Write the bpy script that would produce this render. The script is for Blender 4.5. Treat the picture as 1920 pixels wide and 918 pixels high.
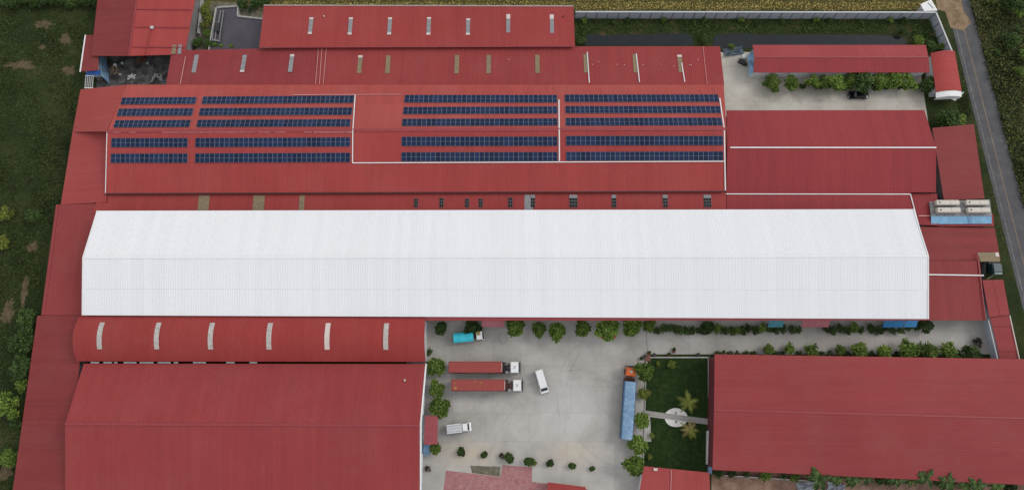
import bpy, bmesh, math, random
import numpy as np
from mathutils import Vector, Matrix

for o in list(bpy.data.objects):
    bpy.data.objects.remove(o)
random.seed(7)
rng = np.random.default_rng(7)
R = math.radians
scene = bpy.context.scene
C = scene.collection

# ------------------------------------------------------------------ camera
CAM_H, PITCH, FPX = 158.0, R(76.5), 1280.0
cam_data = bpy.data.cameras.new('camera')
cam_data.sensor_width = 36.0
cam_data.lens = 36.0 * FPX / 1920.0
cam_data.clip_start, cam_data.clip_end = 1.0, 6000.0
cam = bpy.data.objects.new('camera', cam_data)
C.objects.link(cam)
cam.location = (0, 0, CAM_H)
cam.rotation_euler = (R(90) - PITCH, 0, 0)
scene.camera = cam

# ------------------------------------------------------------------ sky and sun
SUN_EL, SUN_AZ = R(43), R(68)          # azimuth from north (+Y) towards east (+X)
world = bpy.data.worlds.new('World')
scene.world = world
world.use_nodes = True
wn, wl = world.node_tree.nodes, world.node_tree.links
wn.clear()
w_out = wn.new('ShaderNodeOutputWorld')
w_bg = wn.new('ShaderNodeBackground')
w_hs = wn.new('ShaderNodeHueSaturation')
w_sky = wn.new('ShaderNodeTexSky')
w_sky.sky_type = 'NISHITA'
w_sky.sun_disc = False
w_sky.sun_elevation = SUN_EL
w_sky.sun_rotation = SUN_AZ
w_sky.dust_density = 5.0
w_hs.inputs['Saturation'].default_value = 0.42      # an overcast, nearly grey sky
w_bg.inputs['Strength'].default_value = 0.14
wl.new(w_sky.outputs[0], w_hs.inputs['Color'])
w_mix = wn.new('ShaderNodeMix'); w_mix.data_type = 'RGBA'      # an even cloud deck over most of the sky
w_mix.inputs[0].default_value = 0.80
w_mix.inputs[7].default_value = (5.25, 5.36, 5.62, 1.0)
wl.new(w_hs.outputs[0], w_mix.inputs[6])
wl.new(w_mix.outputs[2], w_bg.inputs['Color'])
wl.new(w_bg.outputs[0], w_out.inputs['Surface'])
sun_data = bpy.data.lights.new('sun', 'SUN')
sun_data.energy = 0.7
sun_data.angle = R(20)
sun_data.color = (1.0, 0.96, 0.90)
sun = bpy.data.objects.new('sun', sun_data)
C.objects.link(sun)
sd = Vector((math.sin(SUN_AZ) * math.cos(SUN_EL), math.cos(SUN_AZ) * math.cos(SUN_EL), math.sin(SUN_EL)))
sun.rotation_euler = sd.to_track_quat('Z', 'Y').to_euler()
sun.location = (0, 0, 300)
scene.view_settings.view_transform = 'Standard'
scene.view_settings.look = 'None'
scene.view_settings.exposure = 0.14
scene.view_settings.gamma = 1.0
scene.view_settings.use_curve_mapping = False

# ------------------------------------------------------------------ survey: photo point + height -> place
CT, ST = math.cos(PITCH), math.sin(PITCH)
def ray(px, py):
    u, v = (px - 960.0) / FPX, (py - 459.0) / FPX
    return Vector((u, CT - v * ST, -ST - v * CT))
def W(px, py, z=0.0):
    d = ray(px, py)
    t = (z - CAM_H) / d.z
    return Vector((d.x * t, d.y * t, z))
def on(px, py, pl, off=0.0):
    p0, n = pl
    d = ray(px, py)
    o = Vector((0, 0, CAM_H))
    t = (p0 + n * off - o).dot(n) / d.dot(n)
    return o + d * t
def plane(a, b, c):
    n = (b - a).cross(c - a).normalized()
    if n.z < 0: n = -n
    return (a, n)

# ------------------------------------------------------------------ materials
def lin(r, g, b):
    f = lambda c: (c / 12.92 if c <= 0.04045 else ((c + 0.055) / 1.055) ** 2.4)
    return (f(r / 255.0), f(g / 255.0), f(b / 255.0))
MATS = {}
class NT:
    def __init__(s, name):
        m = bpy.data.materials.new(name); m.use_nodes = True
        s.m, s.n, s.l = m, m.node_tree.nodes, m.node_tree.links
        s.b = s.n['Principled BSDF']
    def node(s, t, **k):
        n = s.n.new(t)
        for a, v in k.items(): setattr(n, a, v)
        return n
    def math(s, op, a, b=None, clamp=False):
        n = s.n.new('ShaderNodeMath'); n.operation = op; n.use_clamp = clamp
        for i, v in enumerate((a, b)):
            if v is None: continue
            if isinstance(v, (int, float)): n.inputs[i].default_value = v
            else: s.l.new(v, n.inputs[i])
        return n.outputs[0]
    def pos(s):
        return s.node('ShaderNodeNewGeometry').outputs['Position']
    def noise(s, vec, scale, detail=3.0, rough=0.55, stretch=None):
        if stretch:
            mp = s.node('ShaderNodeMapping'); mp.inputs['Scale'].default_value = stretch
            s.l.new(vec, mp.inputs['Vector']); vec = mp.outputs[0]
        n = s.node('ShaderNodeTexNoise')
        n.inputs['Scale'].default_value = scale; n.inputs['Detail'].default_value = detail
        n.inputs['Roughness'].default_value = rough
        s.l.new(vec, n.inputs['Vector'])
        return n.outputs['Fac']
    def ramp(s, fac, stops):
        r = s.node('ShaderNodeValToRGB')
        e = r.color_ramp.elements
        while len(e) < len(stops): e.new(0.5)
        for i, (p, c) in enumerate(stops):
            e[i].position = p; e[i].color = (*c, 1.0)
        s.l.new(fac, r.inputs[0])
        return r.outputs[0]
    def mix(s, fac, a, b, mode='MIX'):
        n = s.node('ShaderNodeMix', data_type='RGBA', blend_type=mode)
        for sock, v in ((n.inputs[0], fac), (n.inputs[6], a), (n.inputs[7], b)):
            if isinstance(v, (int, float)): sock.default_value = v
            elif isinstance(v, tuple): sock.default_value = (*v, 1.0)
            else: s.l.new(v, sock)
        return n.outputs[2]
    def gain(s, col, fac):
        n = s.node('ShaderNodeMix', data_type='RGBA', blend_type='MULTIPLY')
        n.inputs[0].default_value = 1.0
        s.l.new(col, n.inputs[6])
        cmb = s.node('ShaderNodeCombineColor')
        for i in range(3): s.l.new(fac, cmb.inputs[i])
        s.l.new(cmb.outputs[0], n.inputs[7])
        return n.outputs[2]
    def out(s, col, rough=0.6, metal=0.0, spec=0.4, bump=None, bstr=0.3, bdist=0.02):
        if isinstance(col, tuple): s.b.inputs['Base Color'].default_value = (*col, 1.0)
        else: s.l.new(col, s.b.inputs['Base Color'])
        if isinstance(rough, (int, float)): s.b.inputs['Roughness'].default_value = rough
        else: s.l.new(rough, s.b.inputs['Roughness'])
        s.b.inputs['Metallic'].default_value = metal
        s.b.inputs['Specular IOR Level'].default_value = spec
        if bump is not None:
            bn = s.node('ShaderNodeBump'); bn.inputs['Strength'].default_value = bstr
            bn.inputs['Distance'].default_value = bdist
            s.l.new(bump, bn.inputs['Height']); s.l.new(bn.outputs[0], s.b.inputs['Normal'])
        return s.m

def plain(name, col, rough=0.5, metal=0.0, spec=0.4, var=0.12, scale=1.5):
    """paint, plastic, metal: a base colour with slight uneven wear"""
    if name in MATS: return MATS[name]
    t = NT(name); p = t.node('ShaderNodeTexCoord').outputs['Object']
    f = t.noise(p, scale, 4)
    lo = tuple(c * (1 - var) for c in col); hi = tuple(min(0.9, c * (1 + var)) for c in col)
    MATS[name] = t.out(t.ramp(f, [(0.3, lo), (0.7, hi)]), rough, metal, spec)
    return MATS[name]

def roofing(name, col, along='ns', fade=0.15, rough=0.62, dust=0.0, sheet=0.07, streak=0.26, seed=0.0):
    """painted corrugated steel: sheet to sheet tone, weather streaks down the slope, chalky patches"""
    t = NT(name); p = t.pos()
    mp = t.node('ShaderNodeMapping'); mp.inputs['Location'].default_value = (seed * 37.0, seed * 91.0, seed * 13.0)
    t.l.new(p, mp.inputs['Vector']); p = mp.outputs[0]
    big = t.noise(p, 0.035, 4, 0.6)
    st = (1.1, 0.045, 0.3) if along == 'ns' else (0.045, 1.1, 0.3)
    stk = t.noise(p, 1.0, 3, 0.6, stretch=st)
    fine = t.noise(p, 1.6, 5, 0.7)
    sx = t.node('ShaderNodeSeparateXYZ'); t.l.new(p, sx.inputs[0])
    cell = t.math('FLOOR', t.math('MULTIPLY', sx.outputs[0 if along == 'ns' else 1], 1.0 / 1.52))
    wnz = t.node('ShaderNodeTexWhiteNoise', noise_dimensions='1D'); t.l.new(cell, wnz.inputs['W'])
    g = t.math('ADD', 1.0 - fade - streak * 0.5 - sheet * 0.5 - 0.05, t.math('MULTIPLY', big, fade * 2))
    g = t.math('ADD', g, t.math('MULTIPLY', stk, streak))
    g = t.math('ADD', g, t.math('MULTIPLY', wnz.outputs['Value'], sheet))
    g = t.math('ADD', g, t.math('MULTIPLY', fine, 0.10))
    base = t.gain(t.mix(0.0, col, col), g)
    if dust > 0:
        pale = tuple(min(0.8, c * 0.55 + d) for c, d in zip(col, (0.17, 0.10, 0.085)))
        d = t.ramp(t.noise(p, 0.11, 6, 0.65), [(0.45, (0, 0, 0)), (0.78, (dust, dust, dust))])
        base = t.mix(d, base, pale)
    return t.out(base, rough, 0.0, 0.16)

RED = lin(150, 60, 62)
def red(name, f=1.0, along='ns', seed=0.0, dust=0.18, tint=(1, 1, 1), **k):
    return roofing(name, tuple(c * f * q for c, q in zip((0.342, 0.055, 0.051), tint)), along, seed=seed, dust=dust, **k)

def ground_mat(name, stops, scale=0.25, rough=0.95, detail=7, bump=0.4, fine=3.0):
    t = NT(name); p = t.pos()
    f = t.noise(p, scale, detail, 0.68)
    f2 = t.noise(p, fine, 4, 0.7)
    m = t.math('ADD', t.math('MULTIPLY', f, 0.75), t.math('MULTIPLY', f2, 0.25))
    return t.out(t.ramp(m, stops), rough, 0, 0.2, bump=f2, bstr=bump, bdist=0.1)

def concrete(name, c1, c2, stain, seed=0.0, stains=(), arcs=()):
    t = NT(name); p = t.pos()
    mp = t.node('ShaderNodeMapping'); mp.inputs['Location'].default_value = (seed * 17, seed * 31, 0)
    t.l.new(p, mp.inputs['Vector']); p = mp.outputs[0]
    a = t.noise(p, 0.10, 7, 0.62)
    b = t.noise(p, 0.9, 6, 0.7)
    base = t.ramp(a, [(0.36, tuple(c * .97 for c in c1)), (0.65, tuple(c * 1.02 for c in c2))])
    oi = t.node('ShaderNodeObjectInfo').outputs['Random']
    g = t.math('ADD', 0.90, t.math('MULTIPLY', oi, 0.09))
    g = t.math('ADD', g, t.math('MULTIPLY', b, 0.13))
    g = t.math('SUBTRACT', g, 0.04)
    base = t.gain(base, g)
    s = t.ramp(t.noise(p, 0.23, 8, 0.75), [(0.56, (0, 0, 0)), (0.74, (0.55, 0.55, 0.55))])
    base = t.mix(s, base, stain)
    wv = t.node('ShaderNodeTexVoronoi', feature='DISTANCE_TO_EDGE'); wv.inputs['Scale'].default_value = 0.085
    nz = t.node('ShaderNodeTexNoise'); nz.inputs['Scale'].default_value = 0.35; nz.inputs['Detail'].default_value = 6
    t.l.new(p, nz.inputs['Vector'])
    vm = t.node('ShaderNodeVectorMath', operation='MULTIPLY_ADD'); vm.inputs[1].default_value = (5, 5, 0)
    t.l.new(nz.outputs['Color'], vm.inputs[0]); t.l.new(p, vm.inputs[2]); t.l.new(vm.outputs[0], wv.inputs['Vector'])
    cr = t.ramp(wv.outputs['Distance'], [(0.0, (0.16, 0.16, 0.16)), (0.010, (0, 0, 0))])
    base = t.mix(cr, base, tuple(c * 0.45 for c in c1))
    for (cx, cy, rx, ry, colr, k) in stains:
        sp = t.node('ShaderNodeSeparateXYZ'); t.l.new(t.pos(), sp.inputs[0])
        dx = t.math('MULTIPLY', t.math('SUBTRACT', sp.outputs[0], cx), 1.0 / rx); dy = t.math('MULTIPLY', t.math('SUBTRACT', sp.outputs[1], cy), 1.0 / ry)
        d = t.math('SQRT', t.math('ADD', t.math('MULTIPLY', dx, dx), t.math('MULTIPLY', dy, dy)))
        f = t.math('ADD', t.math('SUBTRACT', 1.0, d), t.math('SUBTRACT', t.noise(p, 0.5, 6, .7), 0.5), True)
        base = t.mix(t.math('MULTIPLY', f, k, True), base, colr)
    for (cx, cy, rad, w) in arcs:
        sp = t.node('ShaderNodeSeparateXYZ'); t.l.new(t.pos(), sp.inputs[0])
        dx = t.math('SUBTRACT', sp.outputs[0], cx); dy = t.math('SUBTRACT', sp.outputs[1], cy)
        d = t.math('SQRT', t.math('ADD', t.math('MULTIPLY', dx, dx), t.math('MULTIPLY', dy, dy)))
        e = t.math('SUBTRACT', 1.0, t.math('MULTIPLY', t.math('ABSOLUTE', t.math('SUBTRACT', d, rad)), 1.0 / w), True)
        f = t.math('MULTIPLY', e, t.ramp(t.noise(p, 0.16, 4, .6), [(.44, (0, 0, 0)), (.62, (.36, .36, .36))]))
        base = t.mix(f, base, tuple(q * .5 for q in c1))
    return t.out(base, 0.85, 0, 0.25, bump=b, bstr=0.15)

def leafy(name, dark, mid, light, rough=0.6, patch=None):
    t = NT(name)
    gi = t.node('ShaderNodeNewGeometry').outputs['Random Per Island']
    oi = t.node('ShaderNodeObjectInfo').outputs['Random']
    base = t.ramp(gi, [(0.0, dark), (0.55, mid), (1.0, light)])
    base = t.gain(base, t.math('ADD', 0.72, t.math('MULTIPLY', oi, 0.56)))
    if patch:
        pz = t.pos()
        base = t.gain(base, t.math('ADD', 0.25, t.math('MULTIPLY', t.noise(pz, 0.16, 5, 0.65), 1.5)))
        base = t.mix(t.ramp(t.noise(pz, 0.09, 4, 0.6), [(0.5, (0, 0, 0)), (0.68, (0.7, 0.7, 0.7))]), base, patch)
    return t.out(base, rough, 0, 0.2)

M_white = roofing('white_roof_sheet', (0.775, 0.785, 0.80), 'ns', fade=0.025, streak=0.05, sheet=0.035, rough=0.55)
M_solarN = red('red_roof_sunlit_north', 1.10, seed=1, dust=0.35, tint=(1, 1.2, 1.1))  # north slope's sunlit tone put into a lighter red, with chalky patches
M_solarS = red('red_roof_deep', 0.98, seed=2)
M_strip1 = red('red_roof_back_strip', 0.90, seed=3)
M_strip2 = red('red_roof_second_strip', 0.82, seed=4, tint=(1, 1, 1.05))
M_curve = red('red_roof_arched', 0.86, seed=5, tint=(1, .9, .9))
M_sw = red('red_roof_southwest', 0.84, seed=6, tint=(1, 1, 1.1))
M_ns = red('red_roof_plain', 0.92, seed=7)
M_east = red('red_roof_east_hall', 0.84, seed=8, tint=(1, .95, 1.1), dust=0.04)
M_ew = red('red_roof_cross_ribs', 0.80, 'ew', seed=9, tint=(1, 1.05, 1.15))
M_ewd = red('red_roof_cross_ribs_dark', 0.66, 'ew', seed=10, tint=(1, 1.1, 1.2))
M_ewl = red('red_roof_cross_ribs_light', 0.98, 'ew', seed=11, dust=0.2, tint=(1, 1.1, 1.1))
M_worn = plain('chalky_flashing', (0.46, 0.19, 0.17), 0.8, var=.35, scale=.9)
M_awn = plain('awning_red', (0.30, 0.06, 0.07), 0.6)
M_pink = plain('awning_faded_pink', (0.40, 0.13, 0.15), 0.6)
M_cap = plain('red_trim', (0.27, 0.040, 0.045), 0.5)
M_trimw = plain('white_trim', (0.74, 0.74, 0.73), 0.5, var=0.06)
M_pinkpipe = plain('faded_pink_pipe', (0.60, 0.30, 0.28), 0.5)
M_wall = plain('wall_render', (0.60, 0.61, 0.62), 0.85, var=0.2, scale=0.35)
M_wallb = plain('wall_pale_blue', (0.50, 0.56, 0.62), 0.8, var=0.15, scale=0.4)
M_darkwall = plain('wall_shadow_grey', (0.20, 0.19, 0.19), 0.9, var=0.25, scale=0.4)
M_skyl = plain('skylight_grey_sheet', (0.25, 0.25, 0.26), 0.5, spec=.25, var=0.18, scale=2.0)
M_skyt = plain('skylight_tan_sheet', (0.235, 0.18, 0.11), 0.6, spec=.2, var=0.2, scale=2.0)
M_pale = plain('pale_end_sheet', (0.60, 0.52, 0.48), 0.5)
M_black = plain('dark_glass', (0.010, 0.011, 0.012), 0.35, spec=0.15)
M_dark = plain('dark_grey', (0.035, 0.035, 0.036), 0.7)
M_grey = plain('mid_grey', (0.22, 0.22, 0.22), 0.7)
M_light = plain('light_grey', (0.5, 0.5, 0.5), 0.6)
M_rust = plain('rusty_steel', (.13, .05, .035), .8, var=.35, scale=2.)
M_tyre = plain('tyre_rubber', (0.02, 0.02, 0.02), 0.85)
M_rim = plain('rim_steel', (0.4, 0.4, 0.41), 0.35, 0.6)
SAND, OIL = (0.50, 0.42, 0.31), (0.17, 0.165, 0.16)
def _e(px, py, rx, ry, c, k): w_ = W(px, py, 0); return (w_.x, w_.y, rx, ry, c, k)
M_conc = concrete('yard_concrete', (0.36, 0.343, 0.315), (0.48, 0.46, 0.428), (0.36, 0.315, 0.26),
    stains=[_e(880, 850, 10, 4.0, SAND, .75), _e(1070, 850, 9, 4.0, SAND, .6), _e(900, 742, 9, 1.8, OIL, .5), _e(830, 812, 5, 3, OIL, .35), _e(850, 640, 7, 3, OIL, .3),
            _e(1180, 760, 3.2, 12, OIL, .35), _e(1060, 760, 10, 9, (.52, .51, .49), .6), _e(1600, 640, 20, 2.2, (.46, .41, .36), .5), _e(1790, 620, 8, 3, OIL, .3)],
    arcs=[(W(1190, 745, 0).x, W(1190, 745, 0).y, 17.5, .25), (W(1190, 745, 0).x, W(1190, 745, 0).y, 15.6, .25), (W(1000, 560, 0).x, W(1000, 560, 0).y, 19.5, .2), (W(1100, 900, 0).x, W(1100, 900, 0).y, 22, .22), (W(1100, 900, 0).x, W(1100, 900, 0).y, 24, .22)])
M_conc2 = concrete('north_yard_concrete', (0.44, 0.405, 0.345), (0.58, 0.545, 0.475), (0.27, 0.235, 0.195), 3, stains=[_e(1385, 125, 5, 6, (.26, .24, .21), .45), _e(1560, 172, 16, 1.6, (.30, .27, .23), .5), _e(1720, 185, 6, 3, (.34, .31, .27), .4)])
M_joint = plain('joint_fill', (0.22, 0.21, 0.20), 0.95)
M_kerb = plain('kerb_concrete', (0.36, 0.35, 0.33), 0.9, var=0.2)
M_panelwall = plain('precast_wall', (0.34, 0.36, 0.40), 0.85, var=0.22, scale=0.5)
M_post = plain('wall_post_concrete', (0.16, 0.17, 0.19), 0.85, var=0.2, scale=0.5)
M_trunk = plain('bark', (0.10, 0.075, 0.05), 0.9, var=0.3, scale=4)
M_leafA = leafy('leaf_mid_green', (0.034, 0.070, 0.010), (0.100, 0.168, 0.026), (0.215, 0.275, 0.055))
M_leafB = leafy('leaf_dark_green', (0.014, 0.032, 0.008), (0.042, 0.078, 0.018), (0.095, 0.140, 0.034))
M_leafC = leafy('leaf_yellow_green', (0.04, 0.06, 0.010), (0.13, 0.16, 0.024), (0.26, 0.28, 0.05))
M_leafD = leafy('leaf_brown', (0.02, 0.014, 0.01), (0.055, 0.035, 0.022), (0.10, 0.06, 0.035))
M_frond = leafy('palm_frond', (0.06, 0.085, 0.012), (0.15, 0.17, 0.03), (0.26, 0.25, 0.06))
M_frondd = leafy('palm_frond_dry', (0.12, 0.10, 0.03), (0.22, 0.17, 0.06), (0.34, 0.25, 0.11))
M_banana = leafy('broad_leaf', (0.015, 0.038, 0.007), (0.045, 0.085, 0.016), (0.10, 0.14, 0.03))

# ------------------------------------------------------------------ mesh building
class MB:
    def __init__(s): s.v, s.f = [], []
    def add(s, vs, fs):
        b = len(s.v); s.v += [tuple(v) for v in vs]; s.f += [tuple(i + b for i in f) for f in fs]; return s
    def quad(s, a, b, c, d): return s.add([a, b, c, d], [(0, 1, 2, 3)])
    def box(s, c, size, rz=0.0):
        cx, cy, cz = c; hx, hy, hz = size[0] / 2, size[1] / 2, size[2] / 2
        co, si = math.cos(rz), math.sin(rz); vs = []
        for z in (-hz, hz):
            for x, y in ((-hx, -hy), (hx, -hy), (hx, hy), (-hx, hy)):
                vs.append((cx + x * co - y * si, cy + x * si + y * co, cz + z))
        return s.add(vs, [(3, 2, 1, 0), (4, 5, 6, 7), (0, 1, 5, 4), (1, 2, 6, 5), (2, 3, 7, 6), (3, 0, 4, 7)])
    def prism(s, poly, z0, z1):
        n = len(poly)
        a = sum(poly[i][0] * poly[(i + 1) % n][1] - poly[(i + 1) % n][0] * poly[i][1] for i in range(n))
        if a < 0: poly = poly[::-1]
        vs = [(p[0], p[1], z0) for p in poly] + [(p[0], p[1], z1) for p in poly]
        return s.add(vs, [tuple(range(n))[::-1], tuple(range(n, 2 * n))] + [(i, (i + 1) % n, n + (i + 1) % n, n + i) for i in range(n)])
    def beam(s, p, q, w, h, up=Vector((0, 0, 1))):
        p, q = Vector(p), Vector(q); d = (q - p).normalized()
        sd_ = d.cross(up)
        if sd_.length < 1e-4: sd_ = Vector((1, 0, 0))
        sd_ = sd_.normalized() * (w / 2); u = sd_.cross(d).normalized() * (h / 2)
        vs = [p - sd_ - u, p + sd_ - u, p + sd_ + u, p - sd_ + u, q - sd_ - u, q + sd_ - u, q + sd_ + u, q - sd_ + u]
        return s.add(vs, [(3, 2, 1, 0), (4, 5, 6, 7), (0, 1, 5, 4), (1, 2, 6, 5), (2, 3, 7, 6), (3, 0, 4, 7)])
    def tube(s, p, q, r0, r1=None, n=8, cap=True):
        p, q = Vector(p), Vector(q); r1 = r0 if r1 is None else r1
        d = (q - p).normalized(); a = d.cross(Vector((0, 0, 1)))
        if a.length < 1e-3: a = Vector((1, 0, 0))
        a.normalize(); b = d.cross(a); vs = []
        for c, r in ((p, r0), (q, r1)):
            for i in range(n):
                t = 2 * math.pi * i / n; vs.append(c + a * (r * math.cos(t)) + b * (r * math.sin(t)))
        fs = [(i, (i + 1) % n, n + (i + 1) % n, n + i) for i in range(n)]
        if cap: fs += [tuple(range(n))[::-1], tuple(range(n, 2 * n))]
        return s.add(vs, fs)
    def build(s, name, mat, parent=None, world=True, smooth=False, bevel=0.0):
        """world=True: vertices are in world space; moved so that the origin is the parent's (or the mesh's base)"""
        vs = np.array(s.v, dtype=float).reshape(-1, 3)
        off = Vector((0, 0, 0))
        if world:
            if parent is not None: off = ORI[root_of(parent).name]
            else:
                mn, mx = vs.min(0), vs.max(0); off = Vector(((mn[0] + mx[0]) / 2, (mn[1] + mx[1]) / 2, mn[2]))
        vs = vs - np.array(off)
        me = bpy.data.meshes.new(name); me.from_pydata(vs.tolist(), [], s.f); me.update()
        if bevel > 0:
            bm = bmesh.new(); bm.from_mesh(me)
            bmesh.ops.remove_doubles(bm, verts=bm.verts, dist=1e-4)
            es = [e for e in bm.edges if len(e.link_faces) == 2 and e.calc_face_angle(0) > 0.5]
            bmesh.ops.bevel(bm, geom=es, offset=bevel, segments=2, affect='EDGES', clamp_overlap=True)
            bm.to_mesh(me); bm.free()
        me.materials.append(mat)
        if smooth: me.polygons.foreach_set('use_smooth', [True] * len(me.polygons))
        o = bpy.data.objects.new(name, me); C.objects.link(o)
        if parent is not None: o.parent = parent
        elif world:
            o.location = off; ORI[o.name] = off.copy()
        return o
ORI = {}
def root_of(o):
    while o.parent is not None: o = o.parent
    return o
def tag(o, label, cat=None, group=None):
    o['label'] = label
    if cat: o['category'] = cat
    if group: o['group'] = group
    return o
def thing(name, label, cat, loc=(0, 0, 0), rz=0.0, group=None):
    o = bpy.data.objects.new(name, None); C.objects.link(o)
    o.empty_display_size = 0.5
    o.location = loc; o.rotation_euler = (0, 0, rz); ORI[o.name] = Vector(loc)
    return tag(o, label, cat, group)
def structure(o): o['kind'] = 'structure'; return o
def inst(name, me, parent, loc=(0, 0, 0), rot=None, scale=None):
    o = bpy.data.objects.new(name, me); C.objects.link(o)
    if parent is not None: o.parent = parent
    o.location = loc
    if rot is not None: o.rotation_euler = rot
    if scale is not None: o.scale = scale
    return o
ORD = ['zeroth', 'first', 'second', 'third', 'fourth', 'fifth', 'sixth', 'seventh', 'eighth', 'ninth', 'tenth', 'eleventh', 'twelfth',
       'thirteenth', 'fourteenth', 'fifteenth', 'sixteenth', 'seventeenth', 'eighteenth', 'nineteenth', 'twentieth', 'twenty-first',
       'twenty-second', 'twenty-third', 'twenty-fourth', 'twenty-fifth', 'twenty-sixth', 'twenty-seventh', 'twenty-eighth',
       'twenty-ninth', 'thirtieth', 'thirty-first', 'thirty-second', 'thirty-third', 'thirty-fourth', 'thirty-fifth', 'thirty-sixth']

def ribbed(L, Rr, pitch=0.5, h=0.042, thick=0.14):
    """corrugated sheet: L and R are polylines down the slope, ribs repeat from L to R"""
    m = MB()
    n = max(2, int(round((Rr[0] - L[0]).length / pitch)))
    prof = [(0.0, 0), (0.60, 0), (0.68, h), (0.92, h)]
    us, hs = [], []
    for i in range(n):
        for a, b in prof: us.append((i + a) / n); hs.append(b)
    us.append(1.0); hs.append(0.0)
    nu, nv = len(us), len(L)
    vs = []
    for k in range(nv):
        for u, z in zip(us, hs):
            p = L[k].lerp(Rr[k], u); vs.append((p.x, p.y, p.z + z))
    fs = [(k * nu + i, (k + 1) * nu + i, (k + 1) * nu + i + 1, k * nu + i + 1) for k in range(nv - 1) for i in range(nu - 1)]
    nb = len(vs)
    ring = [i for i in range(nu)] + [k * nu + nu - 1 for k in range(1, nv)] + [(nv - 1) * nu + i for i in range(nu - 2, -1, -1)] + [k * nu for k in range(nv - 2, 0, -1)]
    for i in ring:
        x, y, z = vs[i]; vs.append((x, y, z - thick))
    r = len(ring)
    for i in range(r):
        j = (i + 1) % r
        fs.append((ring[i], ring[j], nb + j, nb + i))
    return m.add(vs, fs)

def P3(q): return W(*q) if not isinstance(q, Vector) else q
def roof(parent, name, nw, ne, se, sw, mat, ribs='ns', pitch=0.5, h=0.042, mid=None):
    nw, ne, se, sw = P3(nw), P3(ne), P3(se), P3(sw)
    if ribs == 'ns': m = ribbed([nw, sw], [ne, se], pitch, h)
    else: m = ribbed([nw, ne], [sw, se], pitch, h)
    m.build(name, mat, parent)
    return plane(nw, ne, sw)
def walls(parent, outline, mat, inset=0.5, drop=0.12, z0=0.0, name='wall', skip=()):
    pts = [P3(q) for q in outline]
    cx = sum(p.x for p in pts) / len(pts); cy = sum(p.y for p in pts) / len(pts)
    ps = []
    for p in pts:
        x = p.x - math.copysign(min(inset, abs(p.x - cx)), p.x - cx); y = p.y - math.copysign(min(inset, abs(p.y - cy)), p.y - cy)
        ps.append(Vector((x, y, p.z - drop)))
    m = MB()
    for i, p in enumerate(ps):
        if i in skip: continue
        q = ps[(i + 1) % len(ps)]
        m.quad(Vector((p.x, p.y, z0)), Vector((q.x, q.y, z0)), q, p)
    return m.build(name, mat, parent)
def bld(name, label, px, py, cat='building'):
    return thing(name, label, cat, W(px, py, 0))
def patch(px0, py0, px1, py1, pl, off, n=2):
    """corners of a rectangle drawn on a roof plane, its long edges following the slope"""
    return [on(px0, py0, pl, off), on(px1, py0, pl, off), on(px1, py1, pl, off), on(px0, py1, pl, off)]
def slab3(m, q, t):
    """thin plate from four points, t thick downwards"""
    lo = [Vector((p.x, p.y, p.z - t)) for p in q]
    vs = q + lo
    return m.add(vs, [(3, 2, 1, 0), (4, 5, 6, 7), (0, 1, 5, 4), (1, 2, 6, 5), (2, 3, 7, 6), (3, 0, 4, 7)])
def skylight(parent, cx, y0, y1, w, pl, mat, ends=None):
    p, q = on(cx, y0, pl, 0.10), on(cx, y1, pl, 0.10)
    q.x = p.x                                     # true to the slope
    hw = w / 16.6
    X = Vector((hw, 0, 0))
    m = MB(); slab3(m, [p - X, p + X, q + X, q - X], 0.09)
    d = (q - p)
    for k in range(1, 4):
        c = p + d * (k / 4.0); m.beam(c - X, c + X, 0.05, 0.05)
    o = m.build('skylight', mat, parent)
    if ends:
        e = MB()
        U = Vector((0, 0, 0.012))
        for a, b in ends:
            pa, pb = p + d * a + U, p + d * b + U
            slab3(e, [pa - X * 1.02, pa + X * 1.02, pb + X * 1.02, pb - X * 1.02], 0.05)
        e.build('end_sheet', M_pale, o)
    return o
def pipe(parent, name, pts, pl_list, mat, w=0.22, h=0.16):
    m = MB()
    P = [on(x, y, pl, 0.16) for (x, y), pl in zip(pts, pl_list)]
    for a, b in zip(P[:-1], P[1:]): m.beam(a, b, w, h)
    return m.build(name, mat, parent)

# ------------------------------------------------------------------ ground, roads, water
M_field = ground_mat('grassland', [(0.30, (0.012, 0.018, 0.006)), (0.47, (0.024, 0.036, 0.010)), (0.58, (0.040, 0.052, 0.016)), (0.67, (0.085, 0.062, 0.034)), (0.78, (0.16, 0.11, 0.07))], 0.10)
M_dirt = ground_mat('bare_earth', [(0.3, (0.10, 0.07, 0.045)), (0.5, (0.24, 0.165, 0.10)), (0.7, (0.36, 0.27, 0.18))], 0.5)
M_bare = ground_mat('meadow_bare_earth', [(0.3, (.035, .035, .016)), (.5, (.10, .075, .042)), (.7, (.19, .135, .085))], .9)
M_clay = ground_mat('red_clay_bank', [(0.36, (0.018, 0.028, 0.008)), (0.55, (0.035, 0.045, 0.014)), (0.68, (0.17, 0.085, 0.05)), (0.8, (0.34, 0.20, 0.13))], 0.28)
M_lawn = ground_mat('lawn', [(0.3, (0.010, 0.022, 0.006)), (0.5, (0.016, 0.036, 0.008)), (0.60, (0.030, 0.050, 0.012)), (0.66, (0.07, 0.065, 0.03)), (0.72, (.26, .22, .15))], 0.9)
M_rice = ground_mat('rice_stubble_soil', [(0.3, (0.04, 0.04, 0.012)), (0.5, (0.08, 0.07, 0.022)), (0.7, (0.15, 0.12, 0.04))], 0.4)
M_court = ground_mat('oily_court_floor', [(0.3, (0.012, 0.012, 0.012)), (0.46, (0.055, 0.052, 0.05)), (0.58, (0.14, 0.135, 0.13)), (0.7, (0.30, 0.29, 0.28))], 0.45)
M_gravel = ground_mat('stony_ground', [(0.3, (0.05, 0.05, 0.03)), (0.5, (0.14, 0.13, 0.09)), (0.7, (0.26, 0.24, 0.19))], 0.8)
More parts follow.
